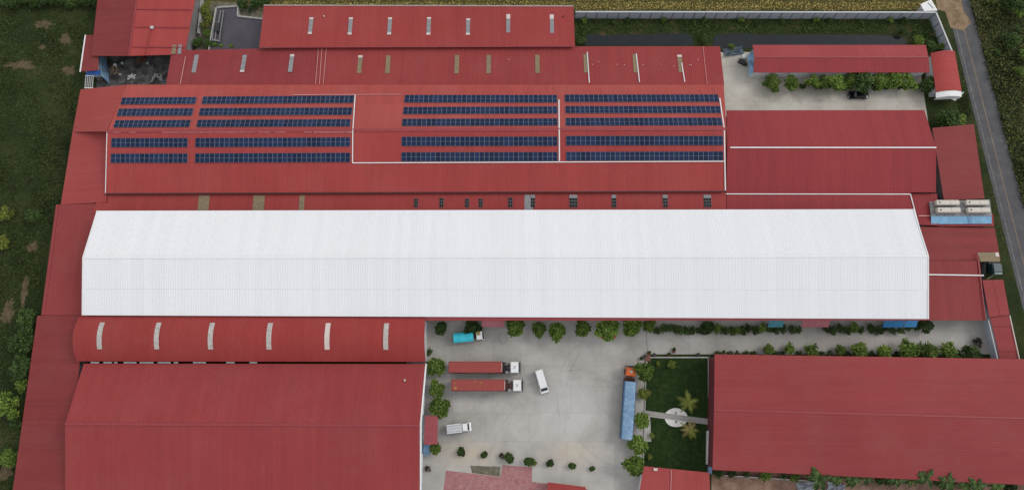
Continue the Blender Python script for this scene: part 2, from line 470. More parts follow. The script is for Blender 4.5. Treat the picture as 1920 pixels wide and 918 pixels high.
M_asph = ground_mat('asphalt', [(0.3, (0.070, 0.071, 0.076)), (0.55, (0.105, 0.105, 0.109)), (0.75, (0.15, 0.147, 0.143))], 0.35, 0.9, bump=0.1)
M_paint = plain('road_paint_white', (0.22, 0.22, 0.21), 0.8, var=0.5, scale=0.5)
M_painty = plain('road_paint_yellow', (0.30, 0.20, 0.09), 0.7, var=0.3, scale=0.6)
def water_mat(name, col, rough):
    t = NT(name); p = t.pos()
    f = t.noise(p, 0.25, 4, 0.6)
    c = t.ramp(f, [(0.35, tuple(x * 0.85 for x in col)), (0.65, tuple(x * 1.1 for x in col))])
    return t.out(c, rough, 0, 0.25, bump=t.noise(p, 2.2, 3), bstr=0.04, bdist=0.05)
M_pond = water_mat('pond_water', (0.016, 0.021, 0.024), 0.08)
M_pool = water_mat('treatment_water', (0.075, 0.066, 0.080), 0.12)

g = MB(); g.quad((-1500, -1500, 0), (1500, -1500, 0), (1500, 2500, 0), (-1500, 2500, 0))
structure(g.build('ground', M_field))
def sheet(name, poly, z, mat, depth=0.03, world=False):
    pts = [(Vector(p) if world else W(p[0], p[1], z)) for p in poly]
    m = MB(); m.prism([(p.x, p.y) for p in pts], z - depth, z)
    return structure(m.build(name, mat))
# yards: a dark bed with separate slabs cast on it
def slabs(name, x0, x1, y0, y1, nx, ny, mat, seed, skip=None):
    rr = random.Random(seed)
    b = MB(); b.box(((x0 + x1) / 2, (y0 + y1) / 2, 0.015), (x1 - x0, y1 - y0, 0.03)); bed = structure(b.build(name, M_joint))
    def cuts(a, c, n):
        e = [a]
        for i in range(1, n): e.append(a + (c - a) * (i + rr.uniform(-.18, .18)) / n)
        return e + [c]
    ys = cuts(y0, y1, ny)
    cache = {}
    for j in range(ny):
        xs = cuts(x0, x1, nx)
        for i in range(nx):
            ax, bx, ay, by = xs[i] + .012, xs[i + 1] - .012, ys[j] + .012, ys[j + 1] - .012
            if skip and skip((ax + bx) / 2, (ay + by) / 2): continue
            m = MB(); m.box((0, 0, 0), (bx - ax, by - ay, 0.04))
            o = m.build('concrete_slab', mat, bed, world=False)
            o.location = Vector(((ax + bx) / 2, (ay + by) / 2, 0.05 + rr.uniform(-.002, .002))) - ORI[bed.name]
    return bed
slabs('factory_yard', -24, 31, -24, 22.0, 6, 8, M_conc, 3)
_ring = MB(); _c = W(943, 632, .075); _n = 28; _vs = []
for k in range(_n):
    a = 2 * math.pi * k / _n; q = 1.0 - .12 * math.sin(a) * math.cos(a * .5) ** 2
    for rad_ in (1.02, .93): _vs.append((_c.x + rad_ * q * math.cos(a) * 1.05, _c.y + rad_ * q * math.sin(a) * 1.2 - (.18 if math.sin(a) < -.9 else 0), .075))
_ring.add(_vs, [(2 * k, 2 * ((k + 1) % _n), 2 * ((k + 1) % _n) + 1, 2 * k + 1) for k in range(_n)])
_y = [o for o in bpy.data.objects if o.name == 'factory_yard'][0]
_ring.build('ring_mark', M_grey, _y)
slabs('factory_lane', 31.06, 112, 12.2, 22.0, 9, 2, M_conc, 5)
slabs('north_yard', 46.5, 103.5, 66.0, W(1500, 98, 0).y, 7, 5, M_conc2, 9, skip=lambda x, y: x > 101 and y > 84)

# road on the east side
def roadpt(k, off):
    a, b = W(1811, 55, 0), W(1915, 460, 0)
    d = (b - a); n = Vector((-d.y, d.x, 0)).normalized()
    p = a + d * k + n * off
    return p
def roadstrip(name, k0, k1, o0, o1, z, mat, depth=0.03):
    poly = [roadpt(k0, o0), roadpt(k1, o0), roadpt(k1, o1), roadpt(k0, o1)]
    m = MB(); m.prism([(p.x, p.y) for p in poly], z - depth, z); return m.build(name, mat)
road = structure(roadstrip('road', -1.5, 4.0, -3.4, 2.9, 0.035, M_asph))
for nm, o, w, mt in (('edge_line', -2.5, .12, M_paint), ('centre_line', -0.5, .12, M_painty)):
    ln = MB()
    for i in range(60):
        k0 = -0.05 + i * 0.045; k1 = k0 + (0.045 if nm == 'centre_line' else 0.041)
        q = [roadpt(k0, o - w / 2), roadpt(k1, o - w / 2), roadpt(k1, o + w / 2), roadpt(k0, o + w / 2)]
        ln.quad(*[Vector((p.x, p.y, 0.040)) for p in q])
    ln.build(nm, mt, road)
sheet('dirt_track', [(1752, -20), (1800, -20), (1806, 20), (1822, 42), (1806, 58), (1782, 52), (1772, 22), (1758, 18)], 0.06, M_dirt)
sheet('rice_field', [(360, -60), (1752, -60), (1757, 20), (1060, 20), (490, 12), (440, 4), (360, 2)], 0.05, M_rice)
sheet('canal_bank', [(1072, 36), (1770, 36), (1784, 98), (1076, 98)], 0.02, M_clay)
def pond(name, poly): return sheet(name, poly, 0.045, M_pond)
pond('canal_water', [(1091, 86), (1098, 70), (1106, 64.5), (1128, 67), (1160, 66), (1196, 64.5), (1222, 65), (1256, 63), (1290, 64.5), (1299, 72), (1300, 86)])
pond('canal_water', [(1336, 90), (1338, 72), (1345, 64.5), (1400, 64), (1470, 66), (1540, 65), (1600, 66), (1660, 67), (1690, 69), (1700, 77), (1698, 90), (1500, 93)])
sheet('service_court', [(200, 20), (334, 20), (316, 166), (180, 166)], 0.03, M_court)
sheet('stony_garden', [(366, -10), (520, -10), (508, 96), (366, 96)], 0.025, M_gravel)
M_paver = NT('stamped_pink_paving')
_t = M_paver; _p = _t.pos()
_v = _t.node('ShaderNodeTexVoronoi', feature='DISTANCE_TO_EDGE'); _v.inputs['Scale'].default_value = 1.1
_n = _t.node('ShaderNodeTexNoise'); _n.inputs['Scale'].default_value = 0.9; _n.inputs['Detail'].default_value = 5
_t.l.new(_p, _n.inputs['Vector'])
_vm = _t.node('ShaderNodeVectorMath', operation='MULTIPLY_ADD'); _vm.inputs[1].default_value = (2, 2, 0)
_t.l.new(_n.outputs['Color'], _vm.inputs[0]); _t.l.new(_p, _vm.inputs[2]); _t.l.new(_vm.outputs[0], _v.inputs['Vector'])
_c = _t.ramp(_v.outputs['Distance'], [(0.0, (0.37, 0.20, 0.195)), (0.10, (0.34, 0.145, 0.145)), (0.4, (0.315, 0.115, 0.12))])
_c = _t.gain(_c, _t.math('ADD', 0.6, _t.math('MULTIPLY', _t.noise(_p, 0.6, 6, 0.7), 0.75)))
M_paver = _t.out(_c, 0.8)
sheet('paved_forecourt', [(836, 881), (938, 893), (942, 871), (998, 875), (997, 902), (1102, 916), (1104, 960), (826, 960)], 0.085, M_paver)
sheet('wash_basin_floor', [(882, 872), (938, 874), (937, 892), (885, 886)], 0.080, M_gravel)

# ------------------------------------------------------------------ the white hall
b = bld('white_roof_hall', 'long factory hall with a bright white corrugated gable roof across the middle', 950, 520)
WN0, WN1 = (183, 395, 9.0), (1712, 392, 9.0)
WR0, WR1 = (156, 483, 11.85), (1740, 480, 11.85)
WS0, WS1 = (155, 590.5, 9.0), (1740, 597.5, 9.0)
plWN = roof(b, 'roof_slope', WN0, WN1, WR1, WR0, M_white, h=.04)
plWS = plane(W(*WR0), W(*WR1), W(*WS0))
wr0, wr1, ws0, ws1 = W(*WR0), W(*WR1), W(*WS0), W(*WS1)
m0, m1 = wr0.lerp(ws0, 0.54), wr1.lerp(ws1, 0.54)
up = Vector((0, 0, 0.05))
roof(b, 'roof_slope', wr0 + up, wr1 + up, m1 + up, m0 + up, M_white, h=.04)
roof(b, 'roof_slope', m0 + Vector((0, .25, .03)), m1 + Vector((0, .25, .03)), ws1, ws0, M_white, h=.04)
m = MB(); m.beam(wr0 + up * 2.0, wr1 + up * 2.0, 0.45, 0.05); m.build('ridge_cap', M_white, b)
for a, c in ((WN0, WR0), (WR0, WS0), (WN1, WR1), (WR1, WS1)):
    m = MB(); m.beam(W(*a) + up, W(*c) + up, 0.22, 0.26); m.build('verge_trim', M_trimw, b)
walls(b, [WN0, WN1, WR1, WS1, WS0, WR0], M_wall, 0.7, 0.2)
m = MB(); slab3(m, [W(798, 590, 8.75), W(1470, 594, 8.75), W(1470, 600, 8.55), W(798, 600.5, 8.45)], 0.2); m.build('gutter', M_cap, b)
m = MB(); slab3(m, [W(1470, 594, 8.75), W(1738, 594, 8.75), W(1738, 600.3, 8.6), W(1470, 600, 8.55)], 0.2); m.build('gutter', M_cap, b)
for x0, x1 in ((812, 838), (858, 872), (884, 892), (1010, 1018), (1058, 1080), (1240, 1262), (1282, 1300), (1360, 1402), (1480, 1500), (1600, 1650)):
    p, q = W(x0, 603, 6.2), W(x1, 603, 6.2)
    y = (W(*WS0).y + W(*WS1).y) / 2 + 0.62
    m = MB(); m.box(((p.x + q.x) / 2, y, 5.6), (q.x - p.x, 0.10, 2.6)); m.build('wall_panel', M_trimw, b)

# ------------------------------------------------------------------ the solar hall
b = bld('solar_roof_hall', 'wide red-roofed hall carrying twenty rows of blue solar panels', 780, 260)
SN0, SN1 = (238, 159, 6.6), (1357, 159, 6.6)
SR0, SR1 = (201, 246.5, 9.6), (1362, 242, 9.6)
SS0, SS1 = (198, 362, 7.0), (1360, 357.5, 7.0)
plSN = roof(b, 'roof_slope', SN0, SN1, SR1, SR0, M_solarN)
plSS = plane(W(*SR0), W(*SR1), W(*SS0))
sr0, sr1, ss0, ss1 = W(*SR0), W(*SR1), W(*SS0), W(*SS1)
f = 0.52
roof(b, 'roof_slope', sr0 + up, sr1 + up, sr1.lerp(ss1, f) + up, sr0.lerp(ss0, f) + up, M_solarS)
roof(b, 'roof_slope', sr0.lerp(ss0, f) + Vector((0, .2, .02)), sr1.lerp(ss1, f) + Vector((0, .2, .02)), ss1, ss0, M_solarS)
m = MB(); m.beam(sr0 + up * 2, sr1 + up * 2, 0.7, 0.06); m.build('ridge_cap', M_cap, b)
m = MB(); m.beam(sr0 + up * 1.5, ss0 + up * 1.5, 0.14, 0.1); m.build('verge_trim', M_trimw, b)
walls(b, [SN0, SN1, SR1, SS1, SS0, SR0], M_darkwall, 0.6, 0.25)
m = MB(); m.beam(ss0 + Vector((0, -.12, -.1)), ss1 + Vector((0, -.12, -.1)), 0.25, 0.25); m.build('gutter', plain('eave_shade_dark', (0.06, 0.02, 0.02), .6), b)  # dark strip painted as the shadow line under the south eave
# plain lighter re-sheeted bay between the panel banks
bay = on(668, 196, plSN, .09), on(757, 196, plSN, .09), on(752, 246, plSN, .09), on(663, 246, plSN, .09)
m = ribbed([bay[0], bay[3]], [bay[1], bay[2]], 0.5, 0.05, 0.05); m.build('replacement_sheet', red('red_roof_new_bay', 1.12, seed=12, dust=.3, tint=(1, 1.25, 1.15)), b)
pipe(b, 'conduit', [(666, 178), (661.5, 246), (661, 305.5), (1357, 302.5)], [plSN, plSS, plSS, plSS], M_trimw, .20)
pipe(b, 'conduit', [(1048, 187), (1048.5, 244), (1049, 302)], [plSN, plSN, plSS], M_trimw, .26)
pipe(b, 'conduit', [(1349.5, 184), (1358, 242), (1360, 357)], [plSN, plSN, plSS], M_trimw, .24)
pipe(b, 'conduit', [(550, 178), (666, 177.5)], [plSN] * 2, M_pinkpipe, .14)
pipe(b, 'conduit', [(666, 177.5), (752, 177)], [plSN] * 2, M_pinkpipe, .10)
for x0, x1 in ((212, 226), (241, 255), (304, 478), (484, 506), (514, 534), (570, 584), (588, 660)):
    q = [on(x0, 245.2, plSN, .075), on(x1, 245.0, plSN, .075), on(x1, 248.6, plSN, .075), on(x0, 248.8, plSN, .075)]
    m = MB(); slab3(m, q, .02); m.build('worn_flashing', M_worn, b)
# hipped west end and the low side roofs along the west wall
HW0, HW1, HW2 = (151, 168, 4.8), (136, 247, 4.8), (114, 383, 4.8)
roof(b, 'side_roof', HW0, SN0, (200, 246.5, 9.3), HW1, red('red_roof_west_end', 1.0, 'ew', seed=13, dust=.25, tint=(1, 1.15, 1.1)), 'ew', 0.5, 0.02)
roof(b, 'side_roof', (136, 247.5, 4.75), (206, 245.5, 6.6), (199, 379, 6.4), (114, 383, 4.75), M_ewl, 'ew', 0.5, 0.02)
walls(b, [HW0, SN0, (186, 384, 6.0), HW2], M_darkwall, 0.5, 0.3, name='side_wall')

# ------------------------------------------------------------------ valley roof between the two halls
b = bld('valley_roof', 'narrow red valley roof with dark skylights between solar and white roofs', 1000, 380, 'roof')
V0, V1 = W(190, 361, 6.2), W(1362, 358, 6.2)
V2, V3 = W(1362, 397, 6.0), W(172, 400, 6.0)
plV = roof(b, 'roof_slope', V0, V1, V2, V3, M_ns)
E0, E1, E2, E3 = W(1363, 359, 6.35), W(1707, 361, 6.35), W(1722, 421, 5.9), W(1363, 421, 5.9)
plV2 = roof(b, 'roof_slope', E0, E1, E2, E3, M_east)
m = MB(); pv = [on(x, y, plV2, .15) for x, y in ((1361, 363.5), (1707, 364), (1722, 420))]
for p, q in zip(pv[:-1], pv[1:]): m.beam(p, q, .2, .12)
m.build('conduit', M_trimw, b)
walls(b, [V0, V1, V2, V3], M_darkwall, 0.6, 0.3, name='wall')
for cx, w in ((383, 21), (486, 22), (566.5, 10)): skylight(b, cx, 366, 394, w, plV, M_skyt)
skylight(b, 991, 365, 394, 16, plV, M_skyl)
def roof_window(cx, y0, y1, w, cols, pl, top=True):
    p, q = on(cx, y0, pl, .16), on(cx, y1, pl, .16); q.x = p.x
    hw = w / 16.4; fr = MB(); X = Vector((hw, 0, 0))
    slab3(fr, [p - X, p + X, q + X, q - X], 0.14); o = fr.build('roof_window', M_skyl, b)
    gm = MB(); d = q - p; U = Vector((0, 0, 0.02)); rows = 4 if y1 - y0 > 20 else 3
    for r in range(rows):
        if top and r == 0 and rows == 4: continue
        for c in range(cols):
            a0, a1 = (r + .05) / rows, (r + .95) / rows
            b0, b1 = -1 + 2 * (c + .06) / cols, -1 + 2 * (c + .94) / cols
            slab3(gm, [p + d * a0 + X * b0 + U, p + d * a0 + X * b1 + U, p + d * a1 + X * b1 + U, p + d * a1 + X * b0 + U], 0.03)
    gm.build('pane', M_black, o)
for cx, y0, y1, w, c in ((780.5, 372, 388.5, 7.5, 2), (828, 371, 388.5, 7.5, 2), (876, 372, 388.5, 7.5, 2), (901.5, 372, 388.5, 7.5, 2), (957, 370, 388.5, 8, 2),
                         (999, 365, 388.5, 8, 2), (1075, 365, 388.5, 15, 3), (1151, 365, 388.5, 8.5, 2), (1247, 365, 388.5, 9, 2), (1326, 365, 388.5, 14, 3)):
    roof_window(cx, y0, y1, w, c, plV)

# ------------------------------------------------------------------ solar arrays: every panel is a part
M_cell = NT('solar_cells'); _t = M_cell
_oi = _t.node('ShaderNodeObjectInfo').outputs['Random']
M_cell = _t.out(_t.ramp(_oi, [(0.0, (0.009, 0.019, 0.050)), (0.5, (0.013, 0.026, 0.066)), (1.0, (0.017, 0.033, 0.082))]), 0.3, 0, 0.12)
M_frame = plain('panel_frame', (0.33, 0.35, 0.40), 0.5, 0.0, .2)
ARR = [  # bank, row, TL, TR, bottom-left, n
 ('far left', 1, (229.4, 183), (369, 182), (226.6, 195.8), 16), ('far left', 2, (222.8, 203.8), (363, 203), (219.6, 217.4), 16),
 ('far left', 3, (216.6, 225.6), (358, 224.8), (212.5, 239), 16), ('far left', 4, (209, 259), (352, 258.7), (209, 276.2), 16), ('far left', 5, (208, 288), (352, 287.6), (208, 305.4), 16),
 ('left middle', 1, (381, 181.2), (664, 179.5), (378, 194.6), 32), ('left middle', 2, (375.6, 203), (661, 201.8), (372, 216.4), 32),
 ('left middle', 3, (371, 224.8), (657.7, 223.6), (367.5, 238.2), 32), ('left middle', 4, (366.4, 258.8), (656.5, 257.4), (366.2, 276), 32), ('left middle', 5, (366, 287.6), (656.5, 286.4), (366, 305), 32),
 ('right middle', 1, (759.2, 178.2), (1044.4, 178.2), (757.4, 192.2), 32), ('right middle', 2, (756.8, 200.8), (1044.6, 199.6), (755, 214), 32),
 ('right middle', 3, (754.8, 222.6), (1045, 221.6), (753, 236.6), 32), ('right middle', 4, (753.2, 256.4), (1045, 256), (753, 273.8), 32), ('right middle', 5, (752.7, 285.6), (1045, 285), (752.6, 302.6), 32),
 ('far right', 1, (1058.8, 177.6), (1346.3, 177.2), (1059.4, 191.2), 32), ('far right', 2, (1060, 199), (1349.5, 198.8), (1060.4, 212.4), 32),
 ('far right', 3, (1060.4, 221.2), (1352.3, 220.8), (1061, 235.6), 32), ('far right', 4, (1061.3, 255), (1355.5, 254.8), (1061.4, 272.6), 32), ('far right', 5, (1061.3, 284.4), (1355.5, 283.6), (1061.4, 301.4), 32)]
ROWW = {1: 'topmost row', 2: 'second row from the top', 3: 'third row from the top', 4: 'fourth row, just below the ridge', 5: 'lowest row'}
pm_cache = {}
def panel_mesh(w, h):
    k = (round(w, 2), round(h, 1))
    if k in pm_cache: return pm_cache[k]
    fm, cm = MB(), MB()
    fm.box((0, 0, 0), (w - .01, h, .04))
    g_ = .022
    for s in (-1, 1):
        ch = h / 2 - g_ * 1.5
        cm.box((0, s * (h / 4), .024), (w - .062, ch, .012))
    me = []
    for mm, mt, nm in ((fm, M_frame, 'panel_frame'), (cm, M_cell, 'panel_cells')):
        x = bpy.data.meshes.new(nm); x.from_pydata(mm.v, [], mm.f); x.materials.append(mt); me.append(x)
    pm_cache[k] = me; return me
for bank, row, TL, TR, BL, n in ARR:
    pl = plSN if row <= 3 else plSS
    a, c, d = on(*TL, pl, .22), on(*TR, pl, .22), on(*BL, pl, .22)
    u = (c - a); L_ = u.length; u.normalize(); nrm = pl[1]; v = nrm.cross(u).normalized()
    hgt = abs((d - a).dot(v)); vs_ = 1 if (d - a).dot(v) > 0 else -1
    ctr = (a + c) / 2 + v * (vs_ * hgt / 2)
    root = thing('solar_array', '%s of %s blue solar panels in the %s bank' % (ROWW[row], 'sixteen' if n == 16 else 'thirty-two', bank), 'solar panels', ctr, 0, 'solar panel rows on the red hall roof')
    fm, cm = panel_mesh(L_ / n, hgt)
    M3 = Matrix((u, v, nrm)).transposed().to_euler()
    for i in range(n):
        p = u * ((i + .5) * L_ / n - L_ / 2)
        o = inst('solar_panel', fm, root, p, M3)
        inst('cells', cm, o)
    rl = MB()
    for s in (-.28, .28): rl.beam(ctr + v * hgt * s - u * L_ / 2 - nrm * .1, ctr + v * hgt * s + u * L_ / 2 - nrm * .1, .06, .14)
    rl.build('mounting_rail', M_rim, root)

# ------------------------------------------------------------------ back strips (north)
b = bld('back_strip_hall', 'rearmost red-roofed strip hall with seven pale skylights', 780, 60)
A = [(495, 10.5, 5.3), (1075, 12, 5.3), (1078, 87, 6.1), (486, 89, 6.1)]
pl1 = roof(b, 'roof_slope', *A, M_strip1)
walls(b, A, M_wall, .5, .25)
m = MB(); m.beam(W(*A[0]) + up, W(*A[1]) + up, .3, .16); m.build('ridge_trim', plain('grey_trim', (.35, .3, .28), .6), b)
m = MB(); m.beam(W(*A[3]) + up, W(*A[2]) + up, .3, .08); m.build('flashing', M_cap, b)
for cx, y0, y1 in ((584, 33, 64), (658, 33, 65), (731.5, 33, 65), (804.5, 32.5, 65.5), (878, 35, 65.5), (953, 27, 61), (1034.5, 27.5, 62)):
    skylight(b, cx, y0, y1, 8, pl1, M_skyl, [(0.0, .10), (.88, 1.0)] if cx < 900 else [(0, .25)])
m = MB(); m.tube(on(608, 32, pl1), on(608, 32, pl1) + Vector((0, 0, .5)), .16); m.build('vent_pipe', M_light, b)
m = MB(); m.tube(on(1056, 32, pl1), on(1056, 32, pl1) + Vector((0, 0, .4)), .18); m.build('vent_pipe', M_dark, b)

b = bld('second_strip_hall', 'long red-roofed strip hall with tan and grey skylights behind the solar roof', 840, 125)
A = [(597, 88, 5.2), (1350, 87, 5.2), (1358, 160, 6.3), (590, 160, 6.3)]
A2 = [(322, 95, 5.0), (600, 89, 5.15), (591, 160, 6.25), (311, 160, 6.25)]
pl2 = roof(b, 'roof_slope', *A, M_strip2)
pl3 = roof(b, 'roof_slope', *A2, red('red_roof_west_strip', .74, seed=14, tint=(1, 1, 1.15)))
walls(b, [A2[0], A[1], A[2], A2[3]], M_wall, .5, .3)
for cx, y0, y1 in ((369, 103, 136), (459, 103, 135), (548, 102, 135)): skylight(b, cx, y0, y1, 8.5, pl3, M_skyl, [(0, .12)] if cx > 500 else ([(.9, 1.0)] if cx > 400 else None))
for cx, y0, y1 in ((676, 104, 137), (728.5, 104, 137.5), (857, 103.5, 137.5), (916.5, 103.5, 137.5), (1007.5, 103, 137), (1098, 102, 136), (1190, 102, 136), (1274, 103, 135.5)):
    skylight(b, cx, y0, y1, 9, pl2, M_skyt, [(0, .12)] if cx in (676, 1274) else None)
for pts in (((1101, 98), (1105, 155.5)), ((1193, 101), (1199, 154)), ((1278, 118), (1284, 154))):
    pipe(b, 'downpipe', pts, [pl2] * 2, M_trimw, .2)
for x0, x1 in ((597, 591.5), (603.5, 599), (612, 606)): pipe(b, 'seam_strip', [(x0, 90), (x1, 158)], [pl2 if x0 > 600 else pl3] * 2, M_pinkpipe, .10, .1)
pipe(b, 'seam_strip', [(348, 106), (338, 158)], [pl3] * 2, M_pinkpipe, .12, .1)
pipe(b, 'seam_strip', [(1318, 88), (1326, 158)], [pl2] * 2, M_pinkpipe, .08, .1)
for i, (x, y) in enumerate(((1123, 116), (1111, 121), (1157, 121), (1171, 122), (1206, 122), (1240, 121), (1264, 124), (1293, 122), (1309, 112), (1296, 122), (954, 112))):
    m = MB(); p = on(x, y, pl2, .08); m.box(p, (.16, .16, .14)); m.build('roof_cap', M_pale, b)

# ------------------------------------------------------------------ northwest gable building, annex and court
b = bld('northwest_gable_shed', 'red gable shed at the top left with ridge running away', 270, 50)
G = dict(wn=(186, -30, 5.0), ws=(171, 105, 5.0), rn=(261, -30, 6.6), rs=(242, 105, 6.6), en=(371, -30, 5.0), es=(346, 102, 5.0))
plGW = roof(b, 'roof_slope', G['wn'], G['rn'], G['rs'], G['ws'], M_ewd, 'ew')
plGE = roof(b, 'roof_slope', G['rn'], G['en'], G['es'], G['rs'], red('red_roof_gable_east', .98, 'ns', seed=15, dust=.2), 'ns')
m = MB(); m.beam(W(*G['rn']) + up, W(*G['rs']) + up, .4, .1); m.build('ridge_cap', M_cap, b)
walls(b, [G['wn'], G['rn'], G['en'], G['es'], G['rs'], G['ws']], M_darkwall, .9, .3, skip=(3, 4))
for y0 in (17.5, 51, 88): pipe(b, 'seam_strip', [(258 - y0 * .1, y0), (362 - y0 * .15, y0 + 1)], [plGE] * 2, M_cap, .16, .12)
pipe(b, 'seam_strip', [(283, 53), (272, 103)], [plGE] * 2, M_cap, .14, .12)
for cx, w in ((327, 9), (338, 7)): skylight(b, cx, 84, 101, w, plGE, M_skyl if cx > 330 else M_skyt)
m = MB(); m.box(on(285, 52, plGE, .25), (.7, .7, .4)); m.build('vent_box', M_light, b)
b = bld('west_annex', 'small red lean-to with white gutter at the far left by the grass', 165, 100)
plA = roof(b, 'roof_slope', (161, 66, 4.0), (186, 66, 4.6), (184, 132, 4.6), (151, 134, 4.0), M_ewd, 'ew')
walls(b, [(161, 66, 4.0), (186, 66, 4.4), (184, 132, 4.4), (151, 134, 4.0)], M_wallb, .5, .2)
m = MB(); m.beam(W(160.5, 66, 4.0), W(150.5, 135, 4.0), .3, .22); m.build('gutter', M_trimw, b)
M_blue = plain('blue_sheet', (0.02, 0.10, 0.38), 0.5, var=.2)
M_bluep = plain('weathered_blue_sheet', (0.16, 0.27, 0.40), 0.6, var=.5, scale=.6)
m = ribbed([W(187, 104, 3.6), W(188, 140, 3.6)], [W(199, 110, .4), W(206, 158, .4)], .3, .04, .05)
tag(m.build('blue_sheet_wall', M_bluep), 'weathered pale blue sheet wall leaning beside the dark court', 'wall')
m = ribbed([W(163, 133, 3.4), W(161, 141, 2.9)], [W(188, 132, 3.4), W(187, 141, 2.9)], .3, .04, .05)
tag(m.build('blue_canopy', M_blue), 'bright blue sheet canopy below the small red lean-to', 'canopy')
rk = thing('pipe_rack', 'white tubular rack below the blue canopy at the grass edge', 'rack', W(170, 155, 0))
for x in (161, 164.5, 168, 171.5, 175):
    m = MB(); m.beam(W(x, 142, 2.6), W(x - 1.6, 165, 2.6), .14, .12); m.build('rail', M_light, rk)
for y, dx in ((142, 0), (165, -1.6)):
    m = MB(); m.beam(W(160 + dx, y, 2.7), W(176 + dx, y, 2.7), .18, .12); m.build('cross_bar', M_trimw, rk)
    for x in (160.5, 175.5):
        p = W(x + dx, y, 2.6); m = MB(); m.tube(Vector((p.x, p.y, 0)), p, .07, n=6); m.build('leg', M_light, rk)
# junk in the court
for i, (x, y, s, c, mt, lb) in enumerate(((218, 124, .7, 'bucket', M_trimw, 'white bucket standing at the left in the dark court'), (231, 120, .5, 'crate', M_light, 'small grey crate under the gable eave in the dark court'),
        (279, 121, .5, 'bucket', M_light, 'pale bucket under the gable eave near the red strip'), (227, 141, .45, 'crate', M_light, 'grey crate in the middle left of the dark court'), (258, 127, .8, 'barrel', M_dark, 'dark barrel in the middle of the dark court'))):
    m = MB(); p = W(x, y, 0)
    if c == 'crate':
        m.box(p + Vector((0, 0, .3)), (s, s * .8, .5)); m.box(p + Vector((0, 0, .57)), (s * 1.08, s * .88, .05))
    else:
        m.tube(p + Vector((0, 0, .03)), p + Vector((0, 0, .7)), s * .42, s * .5, 12); m.tube(p + Vector((0, 0, .7)), p + Vector((0, 0, .74)), s * .54, s * .54, 12)
    tag(m.build(c, mt), lb, c)

for i, (x, y, c, mt, lb) in enumerate(((212, 133, 'plank_pile', M_skyt, 'heap of brown planks beside the blue sheet wall in the court'), (246, 148, 'sheet_pile', M_light, 'pale heap of bent sheets in the lower middle of the court'),
        (296, 146, 'scrap_pile', M_grey, 'grey scrap heap at the right of the dark court'), (268, 112, 'scrap_pile', M_rust, 'rusty scrap heap under the gable eave of the court'))):
    m = MB(); p = W(x, y, 0); jr = random.Random(i + 50)
    for k in range(9): m.box(p + Vector((jr.uniform(-1.1, 1.1), jr.uniform(-.8, .8), .12 + .05 * k)), (jr.uniform(.5, 1.8), jr.uniform(.12, .5), .06), jr.uniform(0, 3.1))
    tag(m.build(c, mt), lb, 'scrap')
# ------------------------------------------------------------------ treatment pool
pb = thing('treatment_pool', 'concrete treatment tank full of grey purple water behind the strip roofs', 'tank', W(450, 60, 0))
pp = [(405, 14), (446, 11), (445, 30), (500, 36), (494, 100), (390, 100)]
rim = [W(x, y, 1.4) for x, y in pp]
m = MB(); m.prism([(p.x, p.y) for p in rim], .2, 1.0); m.build('water_surface', M_pool, pb)
for i in range(len(rim)):
    m = MB(); p, q = rim[i].copy(), rim[(i + 1) % len(rim)].copy(); p.z = q.z = .7; m.beam(p, q, .35, 1.4); m.build('tank_wall', M_kerb, pb)
for x0, y0, x1, y1 in ((414, 20, 408, 50), (419, 20, 411, 74), (401, 50, 398, 74), (406, 48, 403, 76)):
    m = MB(); m.tube(W(x0, y0, 1.5), W(x1, y1, 1.5), .13, n=6); m.build('pipe', M_grey, pb)
m = MB(); m.beam(W(398, 75, 1.5), W(412, 77, 1.5), .4, .2); m.build('walkway', M_grey, pb)
m = MB(); m.box(W(407, 52, 1.6), (1.1, 2.2, .5)); m.build('pump', M_dark, pb)
m = MB(); m.beam(W(381, -20, .5), W(373, 64, .5), .5, 1.0); tag(m.build('garden_wall', M_kerb), 'low grey concrete wall between the gable shed and the tank', 'wall')

# ------------------------------------------------------------------ east half halls
b = bld('east_hall', 'deep red gable hall with a white ridge line right of the solar roof', 1560, 290)
H = [(1362, 207, 6.4), (1733, 206.5, 6.4), (1755, 277, 8.9), (1364, 277, 8.9), (1361, 360.5, 6.4), (1755, 360.5, 6.4)]
plHN = roof(b, 'roof_slope', H[0], H[1], H[2], H[3], M_east)
plHS = roof(b, 'roof_slope', H[3], H[2], H[5], H[4], M_east)
m = MB(); m.beam(W(*H[3]) + Vector((.6, 0, .14)), W(*H[2]) + Vector((0, 0, .10)), .28, .12); m.build('ridge_cap', M_trimw, b)
walls(b, [H[0], H[1], H[2], H[5], H[4], H[3]], M_darkwall, .6, .25)
b = bld('northeast_shed', 'long narrow red gable shed beside the canal behind a tree row', 1575, 115)
Q = [(1411, 84.5, 4.0), (1736, 84.5, 4.0), (1741, 107.5, 4.75), (1415, 107.5, 4.75), (1413, 136, 4.0), (1743, 136, 4.0)]
roof(b, 'roof_slope', Q[0], Q[1], Q[2], Q[3], red('red_roof_shed_north', 1.0, seed=16, tint=(1, 1.1, 1.2)))
roof(b, 'roof_slope', Q[3], Q[2], Q[5], Q[4], M_east)
m = MB(); m.beam(W(*Q[3]) + up, W(*Q[2]) + up, .35, .08); m.build('ridge_cap', M_cap, b)
walls(b, [Q[0], Q[1], Q[2], Q[5], Q[4], Q[3]], M_wall, .5, .2)
m = MB(); slab3(m, [W(1402, 104, 3.2), W(1412, 92, 3.4), W(1414, 135, 3.4), W(1405, 143, 3.0)], .06); m.build('side_awning', M_bluep, b)
